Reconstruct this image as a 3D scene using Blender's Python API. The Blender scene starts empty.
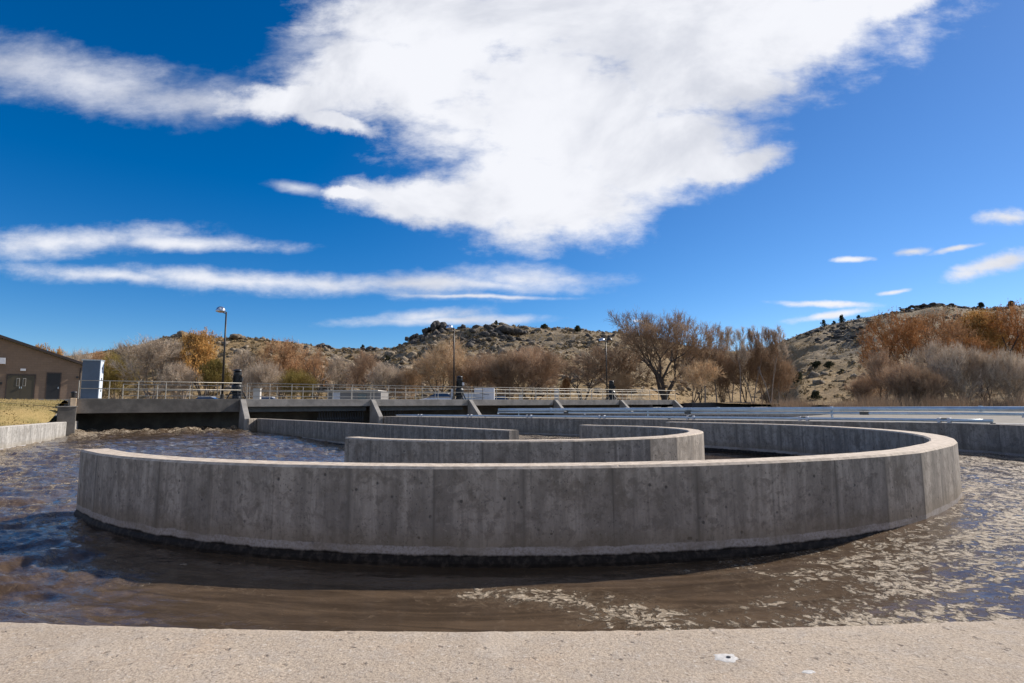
import bpy, bmesh, math, random
import numpy as np
from mathutils import Vector, Matrix, noise
R = math.radians
random.seed(7); RNG = np.random.default_rng(7)
scn = bpy.context.scene
COL = scn.collection

# ------------------------------------------------------------------ camera
F = 575.0; W, H = 1024, 683
EYE = Vector((0, 0, 0.65))
PITCH = math.atan((406.8-341.5)/F); ROLL = R(0.40)
cam = bpy.data.cameras.new('camera'); camo = bpy.data.objects.new('camera', cam); COL.objects.link(camo)
cam.sensor_width = 36; cam.lens = F/W*36; cam.clip_start = 0.05; cam.clip_end = 6000
CM = Matrix.Rotation(math.pi/2+PITCH, 4, 'X') @ Matrix.Rotation(-ROLL, 4, 'Z')
camo.matrix_world = Matrix.Translation(EYE) @ CM
scn.camera = camo
def ray(x, y):
    "direction of a photo pixel with forward component 1"
    v = CM.to_3x3() @ Vector(((x-512)/F, (341.5-y)/F, -1)); return v/v.y
def at(x, d, z=0.0):
    "plan point on the sight line of column x (near the horizon) at forward distance d"
    v = ray(x, 400); return Vector((v.x*d, d, z))

# ------------------------------------------------------------------ site axes
C0 = Vector((0.13, 16.2, 0)); AN = R(36.5)
N = Vector((math.cos(AN), math.sin(AN), 0)); U = Vector((-math.sin(AN), math.cos(AN), 0))
def ab(a, b, z=0.0): return C0 + N*a + U*b + Vector((0, 0, z))
def th(deg, r, z=0.0): return C0 + Vector((math.cos(R(deg))*r, math.sin(R(deg))*r, z))
BP = Vector((-18.2, 39.0, 0))                      # bridge front face meets the divider here
def br(s, b=0.0, z=0.0): return BP + N*s + U*b + Vector((0, 0, z))
WZ = -1.06; DZ = 1.30

# ------------------------------------------------------------------ materials
def new_mat(name):
    m = bpy.data.materials.new(name); m.use_nodes = True; nt = m.node_tree
    nt.nodes.clear(); return m, nt
class NT:
    def __init__(s, nt): s.nt = nt; s.L = nt.links
    def n(s, t, **k):
        nd = s.nt.nodes.new(t)
        for a, v in k.items(): setattr(nd, a, v)
        return nd
    def put(s, sock, v):
        if hasattr(v, 'is_output') or isinstance(v, bpy.types.NodeSocket): s.L.new(v, sock)
        else: sock.default_value = v
    def math(s, op, a, b=0.0, c=0.0, clamp=False):
        nd = s.n('ShaderNodeMath', operation=op, use_clamp=clamp)
        s.put(nd.inputs[0], a); s.put(nd.inputs[1], b); s.put(nd.inputs[2], c); return nd.outputs[0]
    def vm(s, op, a, b=(0,0,0), sc=None):
        nd = s.n('ShaderNodeVectorMath', operation=op); s.put(nd.inputs[0], a); s.put(nd.inputs[1], b)
        if sc is not None: s.put(nd.inputs['Scale'], sc)
        return nd.outputs['Value'] if op in ('LENGTH','DOT_PRODUCT','DISTANCE') else nd.outputs[0]
    def noise(s, vec, scale, detail=4, rough=.55, dist=0.0, out='Fac'):
        nd = s.n('ShaderNodeTexNoise'); s.L.new(vec, nd.inputs['Vector'])
        nd.inputs['Scale'].default_value = scale; nd.inputs['Detail'].default_value = detail
        nd.inputs['Roughness'].default_value = rough; nd.inputs['Distortion'].default_value = dist
        return nd.outputs[out]
    def voro(s, vec, scale, feature='F1', out='Distance'):
        nd = s.n('ShaderNodeTexVoronoi', feature=feature); s.L.new(vec, nd.inputs['Vector'])
        nd.inputs['Scale'].default_value = scale; return nd.outputs[out]
    def mr(s, v, a, b, c=0.0, d=1.0, smooth=True):
        nd = s.n('ShaderNodeMapRange', interpolation_type='SMOOTHSTEP' if smooth else 'LINEAR')
        s.put(nd.inputs[0], v)
        for i, q in enumerate((a, b, c, d)): s.put(nd.inputs[i+1], q)
        return nd.outputs[0]
    def mix(s, f, a, b, mode='MIX'):
        nd = s.n('ShaderNodeMix', data_type='RGBA', blend_type=mode)
        s.put(nd.inputs[0], f); s.put(nd.inputs[6], a if not isinstance(a, tuple) else (*a[:3], 1)); s.put(nd.inputs[7], b if not isinstance(b, tuple) else (*b[:3], 1))
        return nd.outputs[2]
    def bump(s, h, strength, dist=1.0, nrm=None):
        nd = s.n('ShaderNodeBump'); s.put(nd.inputs['Height'], h)
        nd.inputs['Strength'].default_value = strength; nd.inputs['Distance'].default_value = dist
        if nrm is not None: s.L.new(nrm, nd.inputs['Normal'])
        return nd.outputs[0]
    def scalev(s, vec, sc): return s.vm('MULTIPLY', vec, sc)
    def pos(s): return s.n('ShaderNodeNewGeometry').outputs['Position']
    def obj(s): return s.n('ShaderNodeTexCoord').outputs['Object']
    def uv(s): return s.n('ShaderNodeUVMap').outputs[0]
    def sep(s, v):
        nd = s.n('ShaderNodeSeparateXYZ'); s.L.new(v, nd.inputs[0]); return nd.outputs
    def comb(s, x, y, z=0.0):
        nd = s.n('ShaderNodeCombineXYZ'); s.put(nd.inputs[0], x); s.put(nd.inputs[1], y); s.put(nd.inputs[2], z); return nd.outputs[0]
    def out(s, col, rough=.8, metal=0.0, nrm=None, spec=.5, **kw):
        p = s.n('ShaderNodeBsdfPrincipled'); s.put(p.inputs['Base Color'], (*col[:3], 1) if isinstance(col, tuple) else col)
        s.put(p.inputs['Roughness'], rough); s.put(p.inputs['Metallic'], metal); s.put(p.inputs['Specular IOR Level'], spec)
        if nrm is not None: s.L.new(nrm, p.inputs['Normal'])
        for k, v in kw.items(): s.put(p.inputs[k.replace('_', ' ')], v)
        o = s.n('ShaderNodeOutputMaterial'); s.L.new(p.outputs[0], o.inputs[0]); return p

def simple(name, c, rough=.6, metal=0.0, var=.25, scale=3.0, bump=.0, spec=.5):
    m, nt = new_mat(name); t = NT(nt); p = t.obj()
    f = t.noise(p, scale, 5, .6); f2 = t.noise(p, scale*9, 3, .6)
    lo = tuple(x*(1-var) for x in c); hi = tuple(min(1, x*(1+var)) for x in c)
    col = t.mix(t.mr(f, .3, .7), lo, hi); col = t.mix(t.mr(f2, .35, .7, 0, .35), col, lo)
    t.out(col, rough, metal, t.bump(f2, bump, .01) if bump else None, spec); return m

def wall_mat(name, base=(.415,.358,.298), streak=.85, wet=-.945, pale=-.855, panel=1.22, seams=True, tint=(1,1,1)):
    m, nt = new_mat(name); t = NT(nt)
    uv = t.uv(); p = t.pos(); s = t.sep(uv); u, v = s[0], s[1]; z = t.sep(p)[2]
    nz = t.sep(t.n('ShaderNodeNewGeometry').outputs['Normal'])[2]
    top = t.math('MULTIPLY', t.mr(nz, .5, .8), t.mr(z, -.2, -.1))
    uv3 = t.comb(u, v, 0)
    st = t.noise(t.scalev(uv3, (2.3, .35, 1)), 1.6, 6, .62, .25)
    st2 = t.noise(t.scalev(uv3, (9.0, .55, 1)), 1.5, 4, .6)
    mot = t.noise(uv3, 2.2, 8, .68, .3)
    fine = t.noise(uv3, 28, 5, .7)
    b = tuple(x*y for x, y in zip(base, tint))
    col = t.mix(t.mr(st, .37, .66), tuple(x*.58 for x in b), tuple(x*1.12 for x in b))
    col = t.mix(t.mr(st2, .50, .70, 0, .62*streak), col, tuple(x*.38 for x in b))
    st3 = t.noise(t.scalev(uv3, (26, 1.6, 1)), 1.4, 5, .7)
    col = t.mix(t.mr(st3, .54, .70, 0, .22), col, tuple(x*.40 for x in b))
    col = t.mix(t.mr(st3, .44, .30, 0, .15), col, tuple(x*1.3 for x in b))
    col = t.mix(t.mr(mot, .52, .66, 0, .75), col, (b[0]*.42, b[1]*.40, b[2]*.37))
    mot2 = t.noise(uv3, 6.5, 6, .7, .5)
    col = t.mix(t.mr(mot2, .50, .62, 0, .62), col, (b[0]*.40, b[1]*.39, b[2]*.38))
    mot3 = t.noise(t.vm('ADD', uv3, (5,9,0)), 13, 6, .75, .8)
    col = t.mix(t.mr(mot3, .54, .64, 0, .55), col, (b[0]*.34, b[1]*.33, b[2]*.33))
    col = t.mix(t.mr(mot3, .44, .34, 0, .35), col, (b[0]*1.3, b[1]*1.3, b[2]*1.32))
    col = t.mix(t.mr(mot, .44, .30, 0, .45), col, (b[0]*1.25, b[1]*1.25, b[2]*1.27))
    col = t.mix(t.mr(fine, .40, .75, 0, .35), col, tuple(x*.6 for x in b))
    # bug holes and dark spots
    sp = t.voro(t.comb(u, v, 0), 7.0)
    spn = t.noise(uv3, 3.1, 2)
    spot = t.math('MULTIPLY', t.mr(sp, .17, .08), t.mr(spn, .42, .55))
    col = t.mix(t.math('MULTIPLY', spot, .75), col, (.045,.042,.04))
    sp2 = t.mr(t.voro(t.scalev(uv3, (1, .6, 1)), 26.0), .20, .10)
    spot2 = t.math('MULTIPLY', sp2, t.mr(t.noise(uv3, 1.7, 3), .42, .56))
    col = t.mix(t.math('MULTIPLY', spot2, .65), col, (.07,.065,.06))
    if seams:
        fr = t.math('ABSOLUTE', t.math('SUBTRACT', t.math('FRACT', t.math('DIVIDE', u, panel)), .5))
        wob = t.math('MULTIPLY', t.math('SUBTRACT', st2, .5), .05)
        sk = t.noise(t.comb(t.math('MULTIPLY', u, 1.0), 0, 0), .9, 1)
        seam = t.math('MULTIPLY', t.mr(t.math('ADD', fr, wob), .482, .4985), t.mr(sk, .42, .56, .30, 1))
        soft = t.math('MULTIPLY', t.mr(t.math('ADD', fr, wob), .43, .5), t.mr(t.noise(uv3, .8, 2), .36, .58, .12, .75))
        col = t.mix(t.math('MULTIPLY', seam, .60), col, (.03,.028,.026))
        col = t.mix(soft, col, tuple(x*.42 for x in b))
    # runs hanging from the rim
    run = t.math('MULTIPLY', t.mr(t.noise(t.scalev(uv3, (5, .2, 1)), 1.3, 3), .5, .7), t.mr(z, -.75, -.03, .1, .55))
    col = t.mix(run, col, tuple(x*.45 for x in b))
    zw = t.math('ADD', z, t.math('MULTIPLY', t.math('SUBTRACT', t.noise(t.scalev(uv3,(1,.5,1)), 2.2, 6, .72), .5), .10))
    brown = t.mr(zw, pale+.24, pale+.02)
    col = t.mix(t.math('MULTIPLY', brown, .45), col, (b[0]*.50, b[1]*.44, b[2]*.34))
    band = t.mr(zw, pale+.006, pale-.006)
    pcol = t.mix(t.mr(fine, .4, .7), (b[0]*1.18, b[1]*1.22, b[2]*1.38), tuple(x*.62 for x in b))
    col = t.mix(t.math('MULTIPLY', band, t.mr(t.noise(t.scalev(uv3, (.8, 2, 1)), 1.6, 5, .7), .32, .6, .15, .75)), col, pcol)
    wetf = t.mr(zw, wet+.020, wet-.010)
    col = t.mix(wetf, col, t.mix(t.mr(t.noise(uv3, 12, 5, .7), .45, .65), (.016,.013,.011), (.05,.041,.033)))
    # top face: cleaner, and paler with the sun's brightening painted in
    tn = t.noise(p, 9, 6, .7); tf = t.mr(t.voro(p, 34), .16, .06)
    tcol = t.mix(t.mr(tn, .38, .62), (b[0]*1.5, b[1]*1.46, b[2]*1.40), (b[0]*.95, b[1]*.90, b[2]*.84))
    tcol = t.mix(t.math('MULTIPLY', tf, t.mr(tn,.5,.6,0,.8)), tcol, (b[0]*.45, b[1]*.4, b[2]*.36))
    col = t.mix(top, col, tcol)
    rough = t.mix(wetf, (.9,.9,.9), (.62,.62,.62))
    h = t.math('ADD', t.math('MULTIPLY', fine, .5), t.math('MULTIPLY', spot, -1.6))
    h = t.math('ADD', h, t.math('MULTIPLY', mot, .8))
    nr = t.bump(h, .5, .006)
    t.out(col, rough, 0, nr, t.math('SUBTRACT', .3, t.math('MULTIPLY', wetf, .2)))
    return m

M = {}
M['wall'] = wall_mat('stained_concrete', panel=.9831)
M['wall_b'] = wall_mat('stained_concrete_inner', panel=.889)
M['wall_far'] = wall_mat('far_concrete', base=(.35,.305,.258), panel=1.22)
M['left_wall'] = wall_mat('clean_concrete', base=(.42,.40,.37), streak=.3, panel=3.0)

def coping_mat():
    m, nt = new_mat('rough_coping_concrete'); t = NT(nt); p = t.pos()
    big = t.noise(p, 1.6, 5, .6); mid = t.noise(p, 14, 6, .65, .4); gr = t.noise(p, 160, 4, .75); gr2 = t.noise(p, 60, 4, .7)
    b = (.50,.405,.305)
    col = t.mix(t.mr(big, .3, .7), tuple(x*.86 for x in b), tuple(x*1.08 for x in b))
    col = t.mix(t.mr(mid, .42, .72, 0, .5), col, (.40,.36,.32))
    col = t.mix(t.mr(t.noise(p, 5, 4), .55, .7, 0, .4), col, (.50,.36,.24))
    col = t.mix(t.mr(gr, .42, .62, 0, .8), col, (.27,.215,.165))
    col = t.mix(t.mr(gr2, .58, .68, 0, .6), col, (.66,.60,.52))
    gr3 = t.noise(t.vm('ADD', p, (7,3,1)), 85, 5, .8); col = t.mix(t.mr(gr3, .53, .63, 0, .85), col, (.20,.155,.115))
    st_ = t.noise(p, 3.2, 5, .65, .5); col = t.mix(t.mr(st_, .54, .66, 0, .35), col, (.33,.26,.19)); col = t.mix(t.mr(st_, .42, .32, 0, .25), col, (.60,.51,.41))
    pv = t.voro(t.vm('ADD', p, t.vm('SCALE', t.noise(p, 30, 3, .6, 0, 'Color'), sc=.03)), 22)
    pit = t.math('MULTIPLY', t.mr(pv, .24, .12), t.mr(t.noise(p, 9, 3), .38, .48))
    pit = t.math('MULTIPLY', pit, t.mr(gr2, .45, .6, .2, 1)); col = t.mix(t.math('MULTIPLY', pit, .75), col, (.17,.125,.09))
    # dark thin scratches left by the broom
    sc = t.noise(t.scalev(p, (14, 60, 20)), 1.0, 4, .7, 1.2)
    scr = t.mr(sc, .66, .74); col = t.mix(t.math('MULTIPLY', scr, .6), col, (.17,.13,.10))
    h = t.math('ADD', t.math('MULTIPLY', gr, .55), t.math('MULTIPLY', gr2, .8))
    h = t.math('SUBTRACT', h, t.math('ADD', t.math('MULTIPLY', pit, 1.0), t.math('MULTIPLY', scr, .7)))
    h = t.math('ADD', h, t.math('MULTIPLY', mid, .35))
    t.out(col, .93, 0, t.bump(h, .62, .006), .2); return m
M['coping'] = coping_mat()
M['grout'] = simple('pale_grout', (.56,.535,.50), .9, 0, .22, 60, .3)

def water_mat():
    m, nt = new_mat('sludge_water'); t = NT(nt); p = t.pos()
    A = t.n('ShaderNodeAttribute', attribute_name='foam'); foamA = A.outputs['Fac']
    CH = t.n('ShaderNodeAttribute', attribute_name='chop'); chop = CH.outputs['Fac']
    FL = t.n('ShaderNodeAttribute', attribute_name='flow'); fl = FL.outputs['Vector']
    warp = t.vm('ADD', p, t.vm('SCALE', t.vm('SUBTRACT', t.noise(p, 2.2, 4, .6, 0, 'Color'), (.5,.5,.5)), sc=.5))
    big = t.noise(t.scalev(fl, (1.0, .30, 1)), 1.3, 6, .6, 1.6)
    mid = t.noise(warp, 4.5, 6, .65, .5)
    cl = t.noise(warp, 19, 4, .6)
    vo = t.voro(warp, 15)
    cov = t.math('ADD', foamA, t.math('ADD', t.math('MULTIPLY', t.math('SUBTRACT', big, .5), 2.3), t.math('MULTIPLY', t.math('SUBTRACT', mid, .5), 1.3)), clamp=True)
    cov = t.math('MULTIPLY', cov, t.mr(foamA, .0, .12))
    cn = t.math('ADD', t.math('MULTIPLY', t.noise(warp, 8.5, 6, .70, .5), .70), t.math('MULTIPLY', t.noise(warp, 40, 3, .6), .18))
    cn = t.math('ADD', cn, t.math('MULTIPLY', t.math('SUBTRACT', .45, vo), .22))
    thr = t.math('SUBTRACT', .66, t.math('MULTIPLY', cov, .30))
    d = t.math('SUBTRACT', cn, thr)
    fm = t.mr(d, -.005, .085)
    film = t.mr(d, -.16, .03, 0, .55)
    tone = t.noise(warp, 30, 4, .7); streaky = t.noise(t.scalev(fl, (2.2, .35, 1)), 2.0, 5, .65, 1.0)
    wcol = t.mix(t.mr(streaky, .35, .7), (.050,.033,.020), (.105,.070,.043))
    wcol = t.mix(film, wcol, (.16,.115,.075))
    fcol = t.mix(t.mr(tone, .38, .62), (.27,.20,.13), (.68,.58,.45))
    fcol = t.mix(t.mr(t.voro(warp, 30), .15, .5, 0, .6), fcol, (.20,.15,.095))
    col = t.mix(fm, wcol, fcol)
    rough = t.math('ADD', .03, t.math('MULTIPLY', fm, .6)); rough = t.math('ADD', rough, t.math('MULTIPLY', film, .12))
    w1 = t.noise(t.scalev(fl, (1.0, .40, 1)), 3.2, 4, .55, .6); w2 = t.noise(t.scalev(warp, (1, 1.6, 1)), 11, 4, .6, .4)
    hw = t.math('MULTIPLY', t.math('ADD', w1, t.math('MULTIPLY', w2, .30)), t.math('ADD', .06, t.math('MULTIPLY', chop, .62)))
    hf = t.math('MULTIPLY', fm, t.math('ADD', .35, t.math('MULTIPLY', tone, .35)))
    nr = t.bump(hw, .55, .12); nr = t.bump(hf, 1.0, .05, nr)
    t.out(col, rough, 0, nr, .5, IOR=1.33); return m
M['water'] = water_mat()

def terrain_mat():
    m, nt = new_mat('dry_hillside'); t = NT(nt); p = t.pos()
    A = t.n('ShaderNodeAttribute', attribute_name='rocky'); rk = A.outputs['Fac']
    n1 = t.noise(p, .045, 6, .65); n2 = t.noise(p, .35, 6, .7, .3); n3 = t.noise(p, 1.6, 5, .7)
    g = t.mix(t.mr(n1, .35, .65), (.235,.155,.075), (.33,.23,.112))
    g = t.mix(t.mr(n2, .46, .62, 0, .8), g, (.13,.092,.048))
    n4 = t.noise(t.scalev(p, (1,1,2.2)), .9, 6, .75)
    g = t.mix(t.mr(n4, .50, .60, 0, .7), g, (.37,.27,.155))
    g = t.mix(t.mr(n3, .52, .68, 0, .6), g, (.055,.050,.032))
    r = t.mix(t.mr(n3, .38, .62), (.27,.215,.15), (.085,.070,.052))
    r = t.mix(t.mr(n2, .46, .58, 0, .85), r, (.25,.18,.095))
    r = t.mix(t.mr(t.noise(p, .8, 4), .56, .66, 0, .6), r, (.34,.30,.25))
    f = t.mr(t.math('ADD', rk, t.math('MULTIPLY', t.math('SUBTRACT', n2, .5), .9)), .35, .65)
    col = t.mix(f, g, r)
    t.out(col, .95, 0, t.bump(t.math('ADD', n2, t.math('MULTIPLY', n3, .5)), .9, .8), .15); return m
M['terrain'] = terrain_mat()

def grass_mat():
    m, nt = new_mat('dry_lawn'); t = NT(nt); p = t.pos()
    n1 = t.noise(p, .45, 5, .6); n2 = t.noise(p, 5, 5, .7); n3 = t.noise(p, 26, 4, .7)
    c = t.mix(t.mr(n1, .4, .62), (.35,.25,.105), (.235,.185,.07))
    c = t.mix(t.mr(n2, .45, .7, 0, .6), c, (.17,.14,.04)); c = t.mix(t.mr(n3, .45, .7, 0, .6), c, (.50,.38,.18))
    t.out(c, .95, 0, t.bump(t.math('ADD', n2, n3), .9, .06), .1); return m
M['grass'] = grass_mat()
M['gravel'] = simple('gravel_yard', (.20,.175,.14), .95, 0, .3, 2, .5)
M['concrete_plain'] = simple('plain_concrete', (.27,.25,.225), .88, 0, .25, 1.5, .4)
M['concrete_dark'] = simple('shaded_concrete', (.125,.112,.098), .85, 0, .35, 1.2, .4)  # darker concrete with the shade on the bridge faces put into its colour
M['concrete_tan'] = simple('sunlit_tan_concrete', (.60,.45,.30), .88, 0, .2, 2, .4)  # tan brightened to carry sunlight that misses the pillar front
M['rail'] = simple('beige_painted_steel', (.40,.37,.315), .5, .2, .15, 4)
M['rail_dark'] = simple('dark_painted_steel', (.13,.115,.095), .5, .3, .2, 4)
M['galv'] = simple('galvanised_pipe', (.50,.58,.64), .38, .45, .12, 3)
M['galv_dark'] = simple('dull_clamp_metal', (.10,.10,.095), .6, .4, .2, 9)
M['white_plastic'] = simple('white_paint', (.55,.56,.60), .5, 0, .08, 5)
M['black_metal'] = simple('black_cast_metal', (.022,.024,.027), .42, .3, .3, 5)
M['pole'] = simple('dark_bronze_pole', (.035,.032,.03), .45, .4, .2, 5)
M['lamp_shell'] = simple('polished_lamp_shell', (.55,.60,.66), .18, .9, .1, 5)
M['lens'] = simple('amber_lens', (.55,.40,.25), .25, 0, .1, 9)
M['steel_beam'] = simple('blue_grey_steel', (.085,.10,.12), .5, .3, .2, 3)
M['void'] = simple('dark_slats', (.03,.03,.033), .7, 0, .2, 3)
def block_mat():
    m, nt = new_mat('brown_block'); t = NT(nt)
    b = t.n('ShaderNodeTexBrick'); t.L.new(t.uv(), b.inputs['Vector'])
    b.inputs['Scale'].default_value = 1; b.inputs['Brick Width'].default_value = .40; b.inputs['Row Height'].default_value = .20
    b.inputs['Mortar Size'].default_value = .008
    b.inputs['Color1'].default_value = (.25,.175,.125,1); b.inputs['Color2'].default_value = (.22,.155,.11,1); b.inputs['Mortar'].default_value = (.17,.125,.092,1)
    c = t.mix(t.mr(t.noise(t.pos(), .8, 4), .35, .7, 0, .3), b.outputs[0], (.18,.125,.09))
    t.out(c, .9, 0, t.bump(b.outputs['Fac'], -.3, .01), .2); return m
M['block'] = block_mat()
M['block_sunlit'] = simple('sunlit_block', (.45,.37,.28), .9, 0, .12, 2, .3)  # paler copy of the block, sunlight on the side wall put into the colour
M['roof'] = simple('brown_metal_roof', (.055,.038,.032), .45, .2, .2, 1)
M['door_olive'] = simple('olive_brown_door', (.060,.048,.028), .5, 0, .1, 2)
M['door_dark'] = simple('dark_door', (.012,.012,.014), .5, 0, .1, 2)
M['cab'] = simple('blue_grey_cabinet', (.085,.125,.185), .6, .0, .12, 1.5)
M['cab_sunlit'] = simple('sunlit_cabinet_side', (.62,.68,.74), .45, .1, .08, 2)  # sun on the cabinet's right side put into a pale colour
M['car'] = simple('white_car_paint', (.62,.65,.70), .22, 0, .04, 2)
M['glass'] = simple('tinted_glass', (.03,.05,.09), .06, 0, .1, 2, 0, .8)
M['tyre'] = simple('rubber', (.02,.02,.02), .8)
M['shed'] = simple('grey_shed_wall', (.21,.20,.19), .8, 0, .12, 1)
M['shed_roof'] = simple('pale_shed_roof', (.48,.45,.41), .6, 0, .1, 1)
def rock_mat(name, dark, light):
    m, nt = new_mat(name); t = NT(nt); p = t.pos()
    r = t.n('ShaderNodeObjectInfo')
    n2 = t.noise(p, .5, 4, .6); n3 = t.noise(p, 2.2, 5, .7)
    c = t.mix(t.mr(n3, .35, .65), dark, light); c = t.mix(t.mr(n2, .45, .6, 0, .6), c, tuple(x*.5 for x in dark))
    t.out(c, .95, 0, t.bump(n3, .8, .3), .15); return m
M['rock'] = rock_mat('tan_boulders', (.15,.12,.088), (.34,.275,.20))
M['rock_dark'] = rock_mat('dark_lava_rock', (.055,.050,.048), (.15,.135,.12))
def foliage_mat(name, c, var=.35, rough=.9, trans=.22):
    m, nt = new_mat(name); t = NT(nt); p = t.pos(); c = tuple(min(.8, x*1.18) for x in c)
    A = t.n('ShaderNodeAttribute', attribute_name='tint'); k = A.outputs['Fac']
    c1 = tuple(x*(1-var) for x in c); c2 = tuple(min(1, x*(1+var)) for x in c)
    col = t.mix(k, c1, c2); col = t.mix(t.mr(t.noise(p, .5, 3), .4, .65, 0, .5), col, (c[0]*.85, c[1]*.75, c[2]*.68))
    d = t.n('ShaderNodeBsdfDiffuse'); t.L.new(col, d.inputs[0]); tl = t.n('ShaderNodeBsdfTranslucent'); t.L.new(col, tl.inputs[0])
    mx = t.n('ShaderNodeMixShader'); mx.inputs[0].default_value = trans; t.L.new(d.outputs[0], mx.inputs[1]); t.L.new(tl.outputs[0], mx.inputs[2])
    o = t.n('ShaderNodeOutputMaterial'); t.L.new(mx.outputs[0], o.inputs[0]); return m
M['bark'] = simple('grey_brown_bark', (.075,.06,.05), .95, 0, .3, 3, .4)
M['bark_light'] = simple('pale_grey_bark', (.30,.25,.21), .95, 0, .25, 3, .4)
M['tw_grey'] = foliage_mat('grey_twigs', (.42,.35,.275))
M['tw_brown'] = foliage_mat('brown_twigs', (.28,.20,.135))
M['tw_red'] = foliage_mat('reddish_twigs', (.35,.245,.165))
M['tw_tan'] = foliage_mat('tan_twigs', (.46,.335,.21))
M['lf_gold'] = foliage_mat('golden_leaves', (.46,.28,.10))
M['lf_orange'] = foliage_mat('orange_leaves', (.37,.195,.085))
M['lf_pink'] = foliage_mat('copper_leaves', (.40,.25,.14))
M['lf_olive'] = foliage_mat('olive_leaves', (.21,.165,.055))
M['lf_green'] = foliage_mat('dark_green_scrub', (.05,.052,.030))
M['sage'] = foliage_mat('grey_green_sage', (.165,.125,.070))

# ------------------------------------------------------------------ mesh helper
class MB:
    def __init__(s): s.v = []; s.f = []; s.uv = []; s.tint = []
    def add(s, vs, fs, uvs=None):
        o = len(s.v); s.v += [tuple(v) for v in vs]; s.f += [tuple(i+o for i in f) for f in fs]
        if uvs is not None: s.uv += uvs
        return s
    def box(s, c, X, Y, Z):
        "c centre, X Y Z half-axis vectors"
        c = Vector(c); X = Vector(X); Y = Vector(Y); Z = Vector(Z)
        vs = [c+X*i+Y*j+Z*k for k in (-1,1) for j in (-1,1) for i in (-1,1)]
        fs = [(0,2,3,1),(4,5,7,6),(0,1,5,4),(2,6,7,3),(0,4,6,2),(1,3,7,5)]
        if X.cross(Y).dot(Z) < 0: fs = [f[::-1] for f in fs]
        return s.add(vs, fs)
    def bar(s, p, q, w, h, up=Vector((0,0,1))):
        p = Vector(p); q = Vector(q); d = (q-p); l = d.length; d.normalize()
        x = d.cross(up); 
        if x.length < 1e-4: x = Vector((1,0,0))
        x.normalize(); y = x.cross(d)
        return s.box((p+q)/2, x*w/2, d*l/2, y*h/2)
    def tube(s, pts, rs, n=8, caps=True):
        pts = [Vector(p) for p in pts]
        if not hasattr(rs, '__len__'): rs = [rs]*len(pts)
        o = len(s.v); ref = None
        for i, p in enumerate(pts):
            d = (pts[min(i+1, len(pts)-1)]-pts[max(i-1, 0)]).normalized()
            if ref is None: ref = d.cross(Vector((0,0,1))); 
            if ref.length < .05: ref = Vector((1,0,0))
            x = (ref - d*ref.dot(d)).normalized(); y = d.cross(x); ref = x
            for k in range(n):
                a = 2*math.pi*k/n; s.v.append(tuple(p + (x*math.cos(a)+y*math.sin(a))*rs[i]))
        for i in range(len(pts)-1):
            for k in range(n):
                a = o+i*n+k; b = o+i*n+(k+1)%n; s.f.append((a, b, b+n, a+n))
        if caps:
            s.f.append(tuple(o+k for k in range(n))[::-1]); e = o+(len(pts)-1)*n; s.f.append(tuple(e+k for k in range(n)))
        return s
    def lathe(s, c, prof, n=20, ax=Vector((0,0,1))):
        c = Vector(c); pts = [c+ax*z for r, z in prof]; 
        o = len(s.v); x = Vector((1,0,0)) if abs(ax.x) < .9 else Vector((0,1,0)); x = (x-ax*x.dot(ax)).normalized(); y = ax.cross(x)
        for (r, z) in prof:
            for k in range(n):
                a = 2*math.pi*k/n; s.v.append(tuple(c+ax*z+(x*math.cos(a)+y*math.sin(a))*max(r, 1e-4)))
        for i in range(len(prof)-1):
            for k in range(n):
                a = o+i*n+k; b = o+i*n+(k+1)%n; s.f.append((a, b, b+n, a+n))
        s.f.append(tuple(o+k for k in range(n))[::-1]); e = o+(len(prof)-1)*n; s.f.append(tuple(e+k for k in range(n)))
        return s
    def build(s, name, mat, parent=None, smooth=False, loc=None, bevel=0.0):
        me = bpy.data.meshes.new(name); L = Vector(loc) if loc is not None else None
        vs = s.v if L is None else [(a-L.x, b-L.y, c-L.z) for a, b, c in s.v]
        me.from_pydata(vs, [], s.f); me.update()
        if s.uv:
            ul = me.uv_layers.new(name='UVMap'); k = 0
            for q in s.uv:
                for t in q: ul.data[k].uv = t; k += 1
        if s.tint:
            at_ = me.attributes.new('tint', 'FLOAT', 'FACE'); at_.data.foreach_set('value', s.tint)
        if smooth: me.polygons.foreach_set('use_smooth', [True]*len(me.polygons))
        me.materials.append(mat); o = bpy.data.objects.new(name, me); COL.objects.link(o)
        if parent is not None: o.parent = parent
        elif L is not None: o.location = L
        if bevel:
            b = o.modifiers.new('bevel', 'BEVEL'); b.width = bevel; b.segments = 2; b.limit_method = 'ANGLE'
        return o
def tag(o, label=None, cat=None, group=None, kind=None):
    for k, v in (('label', label), ('category', cat), ('group', group), ('kind', kind)):
        if v: o[k] = v
    return o
def empty(name, loc, label, cat, group=None, rz=0.0):
    o = bpy.data.objects.new(name, None); COL.objects.link(o); o.location = loc; o.rotation_euler = (0,0,rz)
    o.empty_display_size = .3; return tag(o, label, cat, group)

def smooth_path(pts, step):
    "Catmull-Rom through 2D points, resampled at step"
    P = [Vector((p[0], p[1], 0)) for p in pts]; P = [P[0]*2-P[1]]+P+[P[-1]*2-P[-2]]; out = []
    for i in range(1, len(P)-2):
        for k in range(40):
            t = k/40; a, b, c, d = P[i-1:i+3]
            out.append(.5*((2*b)+(c-a)*t+(2*a-5*b+4*c-d)*t*t+(3*b-a-3*c+d)*t**3))
    out.append(P[-2]); res = [out[0]]; acc = 0
    for a, b in zip(out, out[1:]):
        acc += (b-a).length
        if acc >= step: res.append(b); acc = 0
    if (res[-1]-out[-1]).length > step*.4: res.append(out[-1])
    else: res[-1] = out[-1]
    return res

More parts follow.
